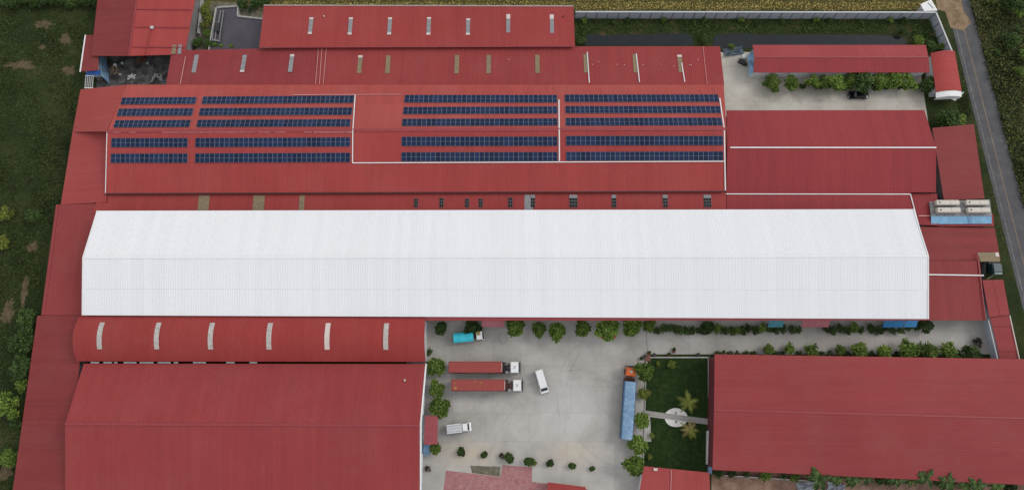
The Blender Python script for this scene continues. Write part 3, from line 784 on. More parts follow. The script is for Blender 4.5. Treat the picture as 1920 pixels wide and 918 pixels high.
# arched guardhouse by the road
b = bld('arched_gatehouse', 'small arched red roof with a white curved front beside the road', 1775, 140)
a0, a1, a2, a3 = W(1745, 100, 3.6), W(1790, 96, 3.6), W(1803, 171, 3.6), W(1755, 173, 3.6)
Lp, Rp_ = [], []
for k in range(9):
    t = k / 8.0; h_ = .75 * (1 - (2 * t - 1) ** 2)
    Lp.append(a0.lerp(a1, t) + Vector((0, 0, h_))); Rp_.append(a3.lerp(a2, t) + Vector((0, 0, h_)))
ribbed(Lp, Rp_, .55, .05).build('roof', red('red_roof_gatehouse', 1.06, 'ew', seed=17, tint=(1, 1, 1)), b)
walls(b, [a0, a1, a2, a3], M_wall, .4, .3)
m = MB()
for k in range(8):
    p, q = Rp_[k] + Vector((0, .05, -.1)), Rp_[k + 1] + Vector((0, .05, -.1)); o1 = Vector((0, -1.4, -.25))
    m.quad(p, q, q + o1, p + o1); m.quad(p + o1, q + o1, Vector((q.x, q.y - 1.4, 2.2)), Vector((p.x, p.y - 1.4, 2.2)))
m.build('curved_front', M_trimw, b)
m = MB(); slab3(m, [W(1772, 181, 2.0), W(1808, 172, 2.0), W(1806, 176, 1.6), W(1791, 189, 1.6)], .1); m.build('entrance_canopy', M_light, b)
# east range
b = bld('roadside_shed', 'red mono-pitch shed along the road below the round tree', 1795, 300)
roof(b, 'roof_slope', (1748, 240, 4.6), (1826, 233, 3.6), (1846, 372, 3.6), (1770, 376, 4.6), M_ewd, 'ew')
walls(b, [(1748, 240, 4.4), (1826, 233, 3.6), (1846, 372, 3.6), (1770, 376, 4.4)], M_darkwall, .4, .2)
b = bld('tank_terrace', 'low red terrace roof and blue parapet carrying four beige units', 1790, 400)
roof(b, 'roof_slope', (1708, 363, 5.6), (1757, 363, 5.6), (1760, 423, 5.2), (1724, 421, 5.2), M_east)
roof(b, 'roof_slope', (1757.5, 400, 5.0), (1862, 400, 5.0), (1864, 424, 4.9), (1760.5, 424, 4.9), M_east)
walls(b, [(1708, 363, 5.2), (1757, 363, 5.2), (1864, 424, 4.9), (1724, 421, 4.9)], M_darkwall, .4, .3)
m = MB(); slab3(m, [W(1743, 378, 6.0), W(1856, 374, 6.0), W(1860, 405, 6.0), W(1746, 405, 6.0)], .25); m.build('deck', plain('deck_grey', (.24, .24, .25), .8, var=.3), b)
M_bluew = plain('pale_blue_cladding', (0.21, 0.42, 0.60), 0.6, var=.15, scale=.8)
m = ribbed([W(1746, 405, 5.95), W(1746, 420, 5.2)], [W(1859, 404, 5.95), W(1860, 419, 5.2)], .4, .03, .08); m.build('blue_parapet', M_bluew, b)
m = MB(); slab3(m, [W(1815, 405, 6.02), W(1822, 405, 6.02), W(1823, 418.5, 5.34), W(1816, 419, 5.34)], .06); m.build('patch_sheet', plain('blue_patch', (.15, .28, .45), .6), b)
pipe(b, 'conduit', [(1722, 404.5), (1745, 404.5)], [plane(W(1708, 363, 5.6), W(1757, 363, 5.6), W(1724, 421, 5.2))] * 2, M_pinkpipe, .2)
M_beige = plain('beige_enamel', (0.56, 0.52, 0.45), 0.5, var=.08)
M_beiged = plain('brown_unit_base', (0.26, 0.22, 0.18), 0.7)  # brown of the unit bases and casing seams
for nm, x0, x1, y, lab in (('a', 1756, 1800, 379, 'far left'), ('b', 1812, 1855, 379, 'far right'), ('c', 1758, 1802, 393, 'near left'), ('d', 1815, 1858, 393, 'near right')):
    p, q = W(x0, y, 7.4), W(x1, y, 7.4); L_ = q.x - p.x
    t = thing('cooling_unit', 'beige box-shaped unit, the %s of four on the blue terrace' % lab, 'machine', ((p.x + q.x) / 2, p.y, 6.0), 0, 'beige units on the terrace')
    m = MB(); m.box((0, 0, .9), (L_, 1.15, .95)); m.build('casing', M_beige, t, world=False, bevel=.13)
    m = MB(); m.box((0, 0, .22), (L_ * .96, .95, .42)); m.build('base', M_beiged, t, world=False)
    m = MB(); m.tube((-L_ * .36, 0, 1.36), (-L_ * .36, 0, 1.5), .16, n=10); m.build('port', M_dark, t, world=False)
    m = MB(); m.box((L_ * .1, 0, 1.385), (.05, 1.0, .02)); m.build('seam', M_beiged, t, world=False)
b = bld('southeast_range', 'dark red flat range right of the white hall with a white pipe', 1795, 520)
roof(b, 'roof_slope', (1725, 425, 4.8), (1865, 427, 4.2), (1876, 488, 4.2), (1738, 488, 4.8), M_ewd, 'ew')
roof(b, 'roof_slope', (1738, 488.5, 4.75), (1837, 488.5, 4.75), (1848, 600, 4.5), (1739, 600, 4.7), red('red_roof_range', .74, 'ns', seed=18, tint=(1, 1.1, 1.2)), 'ns')
walls(b, [(1730, 426, 4.2), (1865, 427, 4.2), (1848, 600, 4.2), (1739, 600, 4.2)], M_darkwall, 1.0, .3)
plR = plane(W(1738, 488.5, 4.75), W(1837, 488.5, 4.75), W(1739, 600, 4.7))
pipe(b, 'conduit', [(1740, 514.5), (1844, 516)], [plR] * 2, M_trimw, .26, .2)
pipe(b, 'seam_strip', [(1832, 474), (1848, 599)], [plR] * 2, M_cap, .2, .2)
m = MB(); slab3(m, [W(1833, 473, 4.5), W(1872, 473, 4.5), W(1875, 490, 4.5), W(1838, 490, 4.5)], .05); o = m.build('tan_sheet', M_skyt, b)
m = MB(); slab3(m, [W(1866, 473, 4.56), W(1872, 473, 4.56), W(1874, 481, 4.56), W(1867, 480, 4.56)], .03); m.build('pale_sheet', M_pale, o)
b = bld('roadside_lean_to', 'narrow red lean-to of stepped sheets along the road at lower right', 1875, 600)
pq = [((1842, 525, 4.3), (1861, 524.5, 4.2), (1875, 592, 4.2), (1855, 594, 4.3)), ((1861.5, 524.5, 4.15), (1881, 524, 4.0), (1893, 590, 4.0), (1875.5, 592, 4.15))]
for q in pq: roof(b, 'roof_slope', *q, M_ew, 'ew')
for q in (((1856, 594, 3.9), (1892, 591, 3.7), (1898, 611, 3.7), (1861, 612, 3.9)), ((1861, 612.5, 3.75), (1898, 611.5, 3.55), (1908, 658, 3.55), (1872, 658, 3.75)), ((1872, 658.5, 3.6), (1908, 658.5, 3.4), (1914, 690, 3.4), (1878, 690, 3.6))):
    roof(b, 'roof_slope', *q, M_ew, 'ns')
walls(b, [(1842, 525, 3.4), (1881, 524, 3.4), (1914, 690, 3.4), (1878, 690, 3.4)], M_wallb, .4, .1)
m = MB(); m.beam(W(1893, 591, 3.8), W(1915, 690, 3.6), .18, .2); m.build('verge_trim', M_pale, b)
m = MB(); m.beam(W(1853, 600, 3.6), W(1870, 672, 3.6), .18, .2); m.build('verge_trim', M_light, b)
# truck in the gap
t = thing('parked_lorry', 'dark lorry cab half hidden in the gap between red roadside roofs', 'truck', W(1858, 508, 0))
m = MB(); m.box((0, .3, 1.5), (2.2, 2.2, 1.9)); m.build('cab', plain('dark_teal', (.02, .05, .07), .3), t, world=False, bevel=.2)
m = MB(); m.box((.1, -1.0, 1.9), (1.8, .25, .8)); m.build('windscreen', plain('pale_glass', (.35, .42, .46), .1), t, world=False, bevel=.05)
m = MB(); m.box((0, 2.4, .9), (2.1, 2.4, .5)); m.build('chassis', M_dark, t, world=False)
for sx in (-1, 1):
    m = MB(); m.tube((sx * .75, .2, .45), (sx * 1.1, .2, .45), .45, n=12); m.build('wheel', M_tyre, t, world=False)
m = MB(); m.beam(W(1850, 523, 1.2), W(1872, 511, 1.2), .18, .14); tag(m.build('timber_pole', M_skyt), 'pale timber pole lying across the gap by the road', 'pole')

# ------------------------------------------------------------------ west side roofs
b = bld('west_side_range', 'dull red side roof left of the white hall', 120, 490)
roof(b, 'roof_slope', (105, 383.5, 4.6), (188, 381, 5.9), (160, 590.5, 5.7), (77, 590.5, 4.6), red('red_roof_west_side', .78, 'ns', seed=19, tint=(1, 1.1, 1.15)), 'ns')
walls(b, [(105, 383.5, 4.4), (188, 381, 5.6), (160, 590.5, 5.4), (77, 590.5, 4.4)], M_darkwall, .5, .2)
m = MB(); m.beam(W(109, 384, 4.75), W(82, 590, 4.75), .3, .12); m.build('verge_trim', M_cap, b)
b = bld('southwest_side_range', 'long dark red side roof running to the bottom left corner', 80, 750)
roof(b, 'roof_slope', (70, 591.5, 4.4), (156, 591, 5.8), (128, 960, 5.6), (18, 960, 4.4), M_ewd, 'ew')
walls(b, [(70, 591.5, 4.2), (156, 591, 5.2), (128, 960, 5.2), (18, 960, 4.2)], M_darkwall, .5, .2)

# ------------------------------------------------------------------ arched hall and southwest warehouse
b = bld('arched_hall', 'red arched-roof hall with six curved pale skylights', 470, 635)
nL, nR, sL, sR = W(150, 591, 8.4), W(798, 593, 8.4), W(144, 676.6, 7.1), W(798, 677.6, 7.1)
def arch(t): return 2.0 * (1 - (2 * t - 1) ** 2)
L1, R1 = [], []
for k in range(13):
    t = k / 12.0
    L1.append(nL.lerp(sL, t) + Vector((0, 0, arch(t)))); R1.append(nR.lerp(sR, t) + Vector((0, 0, arch(t))))
ribbed(L1, R1).build('roof', M_curve, b)
walls(b, [nL, nR, sR, sL], M_wall, .5, .2)
for i, xx in enumerate((187, 294, 395, 504.5, 613.5, 723.5)):
    m = MB(); U = Vector((0, 0, .1)); ks = (2, 3, 4, 5, 6, 7, 8, 9)
    # follow the arch along a constant position
    Xc = W(xx, 632, 9.6).x; hw = .53
    for k0, k1 in zip(ks[:-1], ks[1:]):
        q = []
        for k, s in ((k0, -1), (k0, 1), (k1, 1), (k1, -1)):
            u_ = (Xc + s * hw - L1[k].x) / (R1[k].x - L1[k].x); q.append(L1[k].lerp(R1[k], u_) + U)
        slab3(m, q, .06)
    m.build('skylight', plain('skylight_pale_sheet', (.44, .41, .38), .45, var=.2, scale=1.4) if i not in (4,) else M_pale, b)
b = bld('southwest_warehouse', 'big red gable warehouse at the lower left', 450, 800)
S = [(157, 681, 6.3), (797, 681.5, 6.3), (787, 797, 9.7), (122, 794, 9.7), (122, 936, 6.2), (787, 936, 6.2)]
plQN = roof(b, 'roof_slope', S[0], S[1], S[2], S[3], M_sw)
roof(b, 'roof_slope', S[3], S[2], S[5], S[4], M_sw)
m = MB(); m.beam(W(*S[3]) + up * 1.6, W(*S[2]) + up * 1.6, .5, .08); m.build('ridge_cap', M_cap, b)
for a_, c_ in ((S[1], S[2]), (S[2], S[5])):
    m = MB(); m.beam(W(*a_) + Vector((.25, 0, 0)), W(*c_) + Vector((.18, 0, 0)), .3, .2); m.build('verge_trim', M_trimw, b)
walls(b, [S[0], S[1], S[2], S[5], S[4], S[3]], M_wallb, .35, .25)
m = MB(); m.box(on(759, 712, plQN, .2), (.3, .45, .3)); m.build('roof_vent', M_pale, b)
# patched pale flashing in the valley
for x0, x1 in ((170, 186), (194, 210), (214, 220), (232, 256), (262, 288), (296, 320), (326, 334), (362, 386), (424, 440), (468, 482)):
    m = MB(); p, q = W(x0, 679.0, 6.2), W(x1, 679.2, 6.2); m.beam(p, q, .3, .1); m.build('flashing', M_light, b)
for y0, y1 in ((690, 722), (740, 776), (850, 905)):
    p, q = W(801, y0, 3), W(800, y1, 3)
    m = MB(); m.box((W(787, 797, 9.7).x - .2, (p.y + q.y) / 2, 3.2), (.14, abs(p.y - q.y), 2.4)); m.build('wall_panel', M_trimw, b)
aw = bld('entrance_canopy', 'small red canopy on the warehouse wall beside the yard', 808, 805, 'canopy')
roof(aw, 'canopy_roof', (797, 778.5, 3.6), (821, 778.5, 3.2), (820, 832, 3.2), (795, 833, 3.6), M_awn, 'ew', .5, .03)
for x, y in ((819, 781), (818, 829)):
    p = W(x, y, 3.1); m = MB(); m.beam(Vector((p.x, p.y, 0)), p, .12, .12); m.build('post', M_grey, aw)
m = MB(); p = W(800, 842, 1.0); m.box((p.x, p.y, .8), (1.2, 2.2, 1.6)); m.box((p.x, p.y, 1.65), (1.35, 2.35, .1))
tag(m.build('blue_tank', M_bluep), 'small blue box tank below the red canopy on the yard wall', 'tank')

# ------------------------------------------------------------------ southeast warehouse and south roofs
b = bld('southeast_warehouse', 'large red warehouse filling the lower right corner', 1640, 780)
T = [(1340, 663.5, 6.4), (2010, 674, 5.4), (2014, 786, 5.7), (1339, 768, 6.6), (1336, 880, 6.2), (2020, 913, 5.2)]
roof(b, 'roof_slope', T[0], T[1], T[2], T[3], M_ew, 'ew', .55, .03)
roof(b, 'roof_slope', T[3], T[2], T[5], T[4], red('red_roof_se_south', .74, 'ew', seed=20, tint=(1, 1.05, 1.15)), 'ew', .55, .03)
m = MB(); m.beam(W(*T[3]) + up, W(*T[2]) + up, .3, .12); m.build('ridge_cap', M_cap, b)
walls(b, [T[0], T[1], T[2], T[5], T[4], T[3]], plain('dark_red_wall', (.15, .035, .04), .7), .4, .2)
b = bld('south_hall', 'red roof at the bottom edge below the garden lawn', 1265, 900)
plSH = roof(b, 'roof_slope', (1207, 873, 4.6), (1330, 885, 4.6), (1333, 965, 3.8), (1192, 965, 3.8), red('red_roof_south_hall', 1.0, 'ns', seed=21, tint=(1, 1.1, 1.15)))
walls(b, [(1207, 873, 4.4), (1330, 885, 4.4), (1333, 965, 3.8), (1192, 965, 3.8)], M_wall, .4, .2)
pipe(b, 'seam_strip', [(1259, 880), (1257, 930)], [plSH] * 2, M_pinkpipe, .1)
m = MB(); m.box(on(1229, 879, plSH, .2), (.8, .5, .4)); m.build('roof_vent', M_pale, b)
b = bld('forecourt_shed', 'sliver of red roof at the bottom edge beside the pink paving', 1060, 915)
roof(b, 'roof_slope', (1027, 903, 3.2), (1098, 912, 3.2), (1098, 965, 2.8), (1024, 965, 2.8), M_ns)
walls(b, [(1027, 903, 3.1), (1098, 912, 3.1), (1098, 965, 2.8), (1024, 965, 2.8)], M_wall, .3, .15)

# ------------------------------------------------------------------ boundary wall of precast panels
bw = thing('boundary_wall', 'grey precast panel wall with pale coping round the canal', 'wall', W(1420, 36, 0))
wp = [W(1079, 22.5, 3.0), W(1755, 23.5, 3.0), W(1786, 99, 3.0)]
rr = random.Random(4)
for a, c in zip(wp[:-1], wp[1:]):
    d = c - a; n = int(round(d.length / 2.75)); u = d.normalized()
    ang = math.atan2(u.y, u.x)
    pmesh = MB(); pmesh.box((0, 0, 1.45), (d.length / n - .22, .14, 2.86))
    me = None
    for i in range(n):
        ctr = a + d * ((i + .5) / n)
        if me is None:
            o = pmesh.build('wall_panel', M_panelwall, bw, world=False); me = o.data
        else: o = inst('wall_panel', me, bw)
        o.location = Vector((ctr.x, ctr.y, rr.uniform(-.02, .02))) - ORI[bw.name]; o.rotation_euler = (rr.uniform(-.02, .02), 0, ang + rr.uniform(-.012, .012))
    pm = None
    for i in range(n + 1):
        ctr = a + d * (i / n)
        if pm is None:
            q = MB(); q.box((0, 0, 1.48), (.22, .30, 2.96)); o = q.build('post', M_post, bw, world=False); pm = o.data
        else: o = inst('post', pm, bw)
        o.location = Vector((ctr.x, ctr.y, 0)) - ORI[bw.name]; o.rotation_euler = (0, 0, ang)
    q = MB(); q.beam(a + Vector((0, 0, .04)), c + Vector((0, 0, .04)), .36, .14); q.build('coping', M_pale if False else M_light, bw)
hut = bld('white_hut', 'small white flat-roofed hut at the corner of the boundary wall', 1742, 14)
hp = [W(1726, 8, 3.0), W(1746, -1, 3.0), W(1758, 20, 3.0), W(1733, 21, 3.0)]
m = MB(); m.prism([(p.x, p.y) for p in hp], 2.8, 3.0); m.build('roof', M_trimw, hut)
walls(hut, hp, M_wall, .3, .2)
m = MB(); m.beam(W(1740, 5, 3.06), W(1750, 16, 3.06), .12, .08); m.build('roof_seam', M_grey, hut)

# ------------------------------------------------------------------ garden
garden = sheet('garden_lawn', [(1212, 669), (1328, 669), (1329, 884), (1206, 875)], 0.07, M_lawn)
gk = [W(*p) for p in ((1212, 669, .12), (1328, 669, .12))]
gw = thing('garden_kerb', 'low pale kerb wall round the garden lawn', 'kerb', W(1270, 669, 0))
for a, c, w in (((1212, 669.5), (1330, 669.5), .3), ((1329, 669), (1330, 884), .45), ((1212, 669), (1206, 876), .18)):
    m = MB(); m.beam(W(*a, .15), W(*c, .15), w, .3); m.build('kerb_side', M_kerb, gw)
path = thing('garden_path', 'straight stone path crossing the lawn and the white disc', 'path', W(1268, 782, 0))
p0, p1 = W(1208, 774, .12), W(1329, 790, .12); dd = p1 - p0; nn = 22
q = MB(); q.beam(p0 - Vector((0, 0, .02)), p1 - Vector((0, 0, .02)), 1.25, .14); q.build('path_bed', M_kerb, path)
sm = None
for i in range(nn):
    for s in (-.29, .29):
        ctr = p0 + dd * ((i + .5) / nn) + Vector((-dd.y, dd.x, 0)).normalized() * s
        if sm is None:
            q = MB(); q.box((0, 0, 0), (dd.length / nn - .14, .50, .1)); o = q.build('paving_stone', plain('path_stone', (.33, .31, .285), .85, var=.3, scale=1.), path, world=False); sm = o.data
        else: o = inst('paving_stone', sm, path)
        o.location = ctr - ORI[path.name] + Vector((0, 0, rr.uniform(-.01, .02) + .04)); o.rotation_euler = (0, 0, math.atan2(dd.y, dd.x))
m = MB(); c0 = W(1267.5, 782, .1); poly = []
for k in range(40):
    t = 2 * math.pi * k / 40; r = 1 + .015 * math.sin(5 * t)
    poly.append((c0.x + 2.6 * r * math.cos(t), c0.y + 2.05 * r * math.sin(t)))
m.prism(poly, .02, .14)
disc = thing('round_terrace', 'white oval concrete disc in the middle of the lawn', 'terrace', W(1267.5, 782, 0))
m.build('slab', plain('white_concrete', (.66, .64, .60), .8, var=.1), disc)
for s in (-1, 1):
    m = MB(); m.box((c0.x, c0.y + s * .95, .17), (.5, .5, .06)); m.build('inlay_stone', M_grey, disc)
m = MB(); q = [W(1327, 807, 1.2), W(1334, 806, 1.2), W(1334, 870, 1.2), W(1326, 870, 1.2)]; slab3(m, q, 1.2)
tag(m.build('white_tank_cover', M_trimw), 'long white box cover between lawn and red warehouse', 'cover')
m = MB(); q = [W(1329, 873, 1.4), W(1335, 873, 1.4), W(1335, 888, 1.4), W(1329, 887, 1.4)]; slab3(m, q, 1.4)
tag(m.build('blue_box', M_bluep), 'small blue box at the lower right lawn corner', 'box')

# earth yard at the bottom right
sheet('earth_yard', [(1334, 878), (2040, 905), (2040, 980), (1334, 980)], 0.03, ground_mat('pinkish_earth', [(0.3, (.10, .06, .045)), (.5, (.25, .15, .11)), (.7, (.36, .25, .19))], .45))
m = MB(); m.beam(W(1337, 889, .4), W(1526, 901, .4), .25, .8); tag(m.build('low_wall', M_kerb), 'low grey wall below the lower right warehouse', 'wall')
def crumpled(cx, cy, sx, sy, rz, amp, seed, z0=.1):
    r2 = np.random.default_rng(seed); m = MB(); n = 9
    hs = r2.normal(0, amp, (n, n)); p = W(cx, cy, 0); vs, fs = [], []
    for i in range(n):
        for j in range(n):
            x, y = (i / (n - 1) - .5) * sx, (j / (n - 1) - .5) * sy
            vs.append((p.x + x * math.cos(rz) - y * math.sin(rz), p.y + x * math.sin(rz) + y * math.cos(rz), z0 + abs(hs[i, j])))
    for i in range(n - 1):
        for j in range(n - 1): fs.append((i * n + j, (i + 1) * n + j, (i + 1) * n + j + 1, i * n + j + 1))
    return m.add(vs, fs)
M_tarpg = plain('grey_tarp', (.24, .26, .29), .55, var=.4, scale=.8)
tag(crumpled(1512, 912, 4.4, 2.2, .1, .25, 1).build('tarpaulin', M_tarpg), 'crumpled grey tarpaulin on bare earth, left of two', 'tarpaulin')
tag(crumpled(1566, 914, 3.8, 2.4, -.2, .25, 2).build('tarpaulin', M_tarpg), 'crumpled grey tarpaulin under palms, right of two', 'tarpaulin')
tag(crumpled(1374, 98, 5.0, 2.2, .15, .35, 3).build('tarpaulin', plain('blue_grey_tarp', (.10, .13, .16), .6, var=.4, scale=.8)), 'dark blue grey tarpaulin heap at the north yard corner', 'tarpaulin')
# north yard clutter
m = MB(); p = W(1393, 110, 0); m.tube(p, p + Vector((0, 0, 1.3)), .55, .55, 14); m.tube(p + Vector((0, 0, 1.3)), p + Vector((0, 0, 1.5)), .55, .2, 14)
tag(m.build('water_drum', M_trimw), 'white drum standing beside the northeast shed', 'drum')
m = MB(); p = W(1390, 118, 0); m.box(p + Vector((0, 0, .4)), (1.8, 1.0, .8), -.5); m.box(p + Vector((.8, -.6, .3)), (1.0, .7, .6), -.2)
tag(m.build('scrap_pile', M_dark), 'dark scrap heap below the white drum', 'scrap')
m = MB(); p = W(1416, 143, 0); m.box(p + Vector((0, 0, .4)), (1.4, .8, .8), .2); m.box(p + Vector((.9, .2, .3)), (.8, .6, .6), -.3)
tag(m.build('box_stack', M_pale), 'pale boxes at the corner of the northeast shed', 'boxes')

# ------------------------------------------------------------------ awnings on the white hall's south wall
def awning(x0, x1, y1, mat, lab, zt=4.6, zb=3.2, y0=600):
    t = bld('wall_awning', lab, (x0 + x1) / 2, 606, 'awning')
    yw = W(1000, 598, 9.0).y + .6
    a, c = W(x0, y1, zb), W(x1, y1, zb)
    roof(t, 'awning_sheet', Vector((a.x, yw, zt)), Vector((c.x, yw, zt)), c, a, mat, 'ns', .4, .03)
    for p in (a, c):
        q = MB(); q.beam(Vector((p.x, p.y + .15, 0)), Vector((p.x, p.y + .15, zb)), .09, .09); q.build('post', M_grey, t)
awning(904, 946, 612.5, M_pink, 'faded pink red awning on the white hall near the turquoise truck')
awning(1503, 1554, 613, M_pink, 'faded pink red awning on the white hall at the far lane')
awning(1440, 1468, 613, plain('teal_sheet', (.06, .22, .27), .6), 'short teal awning over the planted lane', 4.4)
awning(1655, 1693, 613.5, plain('strong_blue_sheet', (.02, .16, .36), .5), 'longer blue awning at the right end of the lane')
awning(1695, 1718, 613, plain('mid_blue_sheet', (.03, .20, .42), .5), 'shorter blue awning at the right end of the lane', 4.4)

# ------------------------------------------------------------------ vehicles (local frame: +X forward, ground at z 0)
def wheel(t, x, y, r=.48, w=.3):
    m = MB(); m.tube((x, y - w / 2, r), (x, y + w / 2, r), r, n=16); o = m.build('wheel', M_tyre, t, world=False)
    m = MB(); s = 1 if y > 0 else -1; m.tube((x, y + s * w * .45, r), (x, y + s * w * .53, r), r * .55, n=12); m.build('rim', M_rim, o, world=False)
def part(t, name, mat, boxes, bevel=0.0, smooth=False):
    m = MB()
    for c, sz in boxes: m.box(c, sz)
    return m.build(name, mat, t, world=False, bevel=bevel, smooth=smooth)
def profile(t, name, mat, pts, w, bevel=.06, top_in=0.0):
    """extrude a side profile (x,z) across the width"""
    m = MB(); n = len(pts); zs = [p[1] for p in pts]; z1 = max(zs); z0 = min(zs)
    vs = []
    for s in (-1, 1):
        for x, z in pts:
            k = top_in * max(0, (z - (z0 + z1) * .5) / (z1 - z0) * 2); vs.append((x, s * (w / 2 - k), z))
    m.add(vs, [tuple(range(n)), tuple(range(2 * n - 1, n - 1, -1))] + [(i, n + i, n + (i + 1) % n, (i + 1) % n) for i in range(n)])
    o = m.build(name, mat, t, world=False, bevel=bevel)
    bm = bmesh.new(); bm.from_mesh(o.data); bmesh.ops.recalc_face_normals(bm, faces=bm.faces); bm.to_mesh(o.data); bm.free()
    return o
M_vw = plain('vehicle_white', (.74, .74, .74), .3, var=.05)
M_cont = roofing('container_red', (.30, .066, .058), 'ns', fade=.08, streak=.1, sheet=.0, dust=.25, seed=31)
M_contd = plain('container_red_side', (.22, .035, .03), .6, var=.2)
M_glassv = plain('windscreen_glass', (.02, .024, .028), .08, spec=.6)
def tractor(t, x, cabmat, w=2.5, fast=True):
    """cab-over tractor whose front bumper is at x"""
    cab = profile(t, 'cab', cabmat, [(x - 2.0, 1.0), (x - .06, 1.0), (x, 1.7), (x - .22, 2.85), (x - .4, 3.0), (x - 1.9, 3.0), (x - 2.0, 2.9)], w, .1, .08)
    m = MB(); m.quad((x + .03, -w * .44, 1.85), (x + .03, w * .44, 1.85), (x - .17, w * .41, 2.75), (x - .17, -w * .41, 2.75)); m.build('windscreen', M_glassv, cab, world=False)
    for s in (-1, 1):
        m = MB(); m.quad((x - 1.2, s * (w / 2 + .005), 1.9), (x - .3, s * (w / 2 + .005), 1.9), (x - .35, s * (w / 2 - .05), 2.6), (x - 1.2, s * (w / 2 - .05), 2.6)); m.build('side_window', M_glassv, cab, world=False)
        part(t, 'mirror', M_dark, [((x + .15, s * (w / 2 + .22), 2.2), (.12, .2, .6))])
        part(t, 'headlight', M_light, [((x + .02, s * w * .38, 1.05), (.08, .35, .2))])
    part(t, 'bumper', M_dark, [((x + .06, 0, .65), (.3, w, .45))], .05)
    part(t, 'sun_visor', M_dark, [((x + .08, 0, 2.9), (.3, w * .9, .08))])
    part(t, 'roof_hatch', M_light, [((x - 1.1, 0, 3.04), (.5, .6, .07))], .02)
    return cab
def container_truck(px0, px1, pyc, cabx, lab_t, lab_c, rust):
    a, c = W(px0, pyc, 3.85), W(px1, pyc, 3.85); L_ = c.x - a.x; ctr = (a + c) / 2
    xf = W(cabx, pyc, 3.0).x - ctr.x
    t = thing('container_truck', lab_t, 'truck', (ctr.x, ctr.y, .07))
    ch = M_rust if rust else M_dark
    part(t, 'trailer_frame', ch, [((0, s * .5, 1.0), (L_, .18, .3)) for s in (-1, 1)] + [((x, 0, 1.0), (.16, 2.3, .2)) for x in np.linspace(-L_ / 2 + .2, L_ / 2 - .2, 7)])
    part(t, 'tractor_frame', ch, [((xf - 3.0, s * .42, .85), (5.4, .16, .28)) for s in (-1, 1)] + [((xf - 3.3, 0, .9), (.9, 1.1, .22)), ((xf - 2.4, 0, .9), (.14, 2.2, .4))])
    for x in (-L_ / 2 + 1.0, -L_ / 2 + 2.3, -L_ / 2 + 3.6, xf - 4.9, xf - 3.6, xf - 1.2):
        for s in (-1, 1): wheel(t, x, s * 1.08, .5, .32)
    part(t, 'fuel_tank', M_rim, [((xf - 2.7, -1.0, .75), (1.0, .5, .5))], .1)
    tractor(t, xf, M_vw)
    k = thing('shipping_container', lab_c, 'container', (ctr.x, ctr.y, 1.25))
    m = ribbed([Vector((-L_ / 2 + .1, 1.16, 2.56)), Vector((-L_ / 2 + .1, -1.16, 2.56))], [Vector((L_ / 2 - .1, 1.16, 2.56)), Vector((L_ / 2 - .1, -1.16, 2.56))], .32, .025, .04)
    m.build('roof', M_cont, k, world=False)
    for s in (-1, 1):
        m = MB(); n = int(L_ / .3); vs, fs = [], []
        for i in range(n + 1):
            for e, yy in ((0, 1.19), (.35, 1.19), (.5, 1.15), (.85, 1.15)):
                x = -L_ / 2 + .1 + (L_ - .2) * min(1, (i + e) / (n + 1)); vs += [(x, s * yy, .12), (x, s * yy, 2.5)]
        for i in range(len(vs) // 2 - 1): fs.append((2 * i, 2 * i + 2, 2 * i + 3, 2 * i + 1))
        m.add(vs, fs); m.build('side_panel', M_contd, k, world=False)
    part(k, 'frame', M_contd, [((x, s * 1.16, 1.3), (.16, .16, 2.6)) for x in (-L_ / 2 + .08, L_ / 2 - .08) for s in (-1, 1)] + [((0, s * 1.18, z), (L_, .10, .14)) for s in (-1, 1) for z in (.08, 2.53)] + [((x, 0, z), (.12, 2.4, .14)) for x in (-L_ / 2 + .06, L_ / 2 - .06) for z in (.08, 2.53)])
    part(k, 'end_wall', M_contd, [((L_ / 2 - .1, 0, 1.3), (.06, 2.2, 2.4))])
    d_ = part(k, 'door', M_contd, [((-L_ / 2 + .06, s * .58, 1.3), (.06, 1.1, 2.3)) for s in (-1, 1)])
    for y in (-.85, -.3, .3, .85):
        m = MB(); m.tube((-L_ / 2 - .01, y, .2), (-L_ / 2 - .01, y, 2.4), .025, n=6); m.build('lock_bar', M_rim, d_, world=False)
    for x in (-1, 1):
        for s in (-1, 1): part(k, 'corner_casting', M_rust, [((x * (L_ / 2 - .09), s * 1.13, 2.58), (.2, .18, .14))])
    part(k, 'end_plate', M_pale, [((L_ / 2 - .14, 0, 2.615), (.10, 2.0, .02))])
    if rust:
        m = MB()
        for cx, cy, r in ((-L_ * .42, -.6, .4), (-L_ * .44, .5, .25), (L_ * .05, .5, .3), (-L_ * .07, .8, .28), (L_ * .03, -.2, .2)):
            m.prism([(cx + r * (.7 + .5 * rr.random()) * math.cos(q), cy + r * .8 * (.6 + .5 * rr.random()) * math.sin(q)) for q in np.linspace(0, 2 * math.pi, 9)[:-1]], 2.60, 2.625)
        m.build('rust_patch', plain('ochre_rust', (.34, .17, .05), .8, var=.4, scale=3.), k, world=False)
container_truck(841, 942, 687.5, 974, 'container lorry with white cab, the upper of two parked side by side', 'clean red shipping container on the upper parked lorry', False)
container_truck(846, 947.5, 721.5, 979, 'container lorry with white cab and rusty frame, lower of the pair', 'red shipping container with rust patches on the lower parked lorry', True)

def at_vehicle(name, lab, cat, p, q, z):
    """vehicle whose top centre line runs from rear pixel p to front pixel q"""
    a, c = W(*p, z), W(*q, z); d = c - a
    t = thing(name, lab, cat, ((a.x + c.x) / 2, (a.y + c.y) / 2, .07), math.atan2(d.y, d.x)); return t, d.length
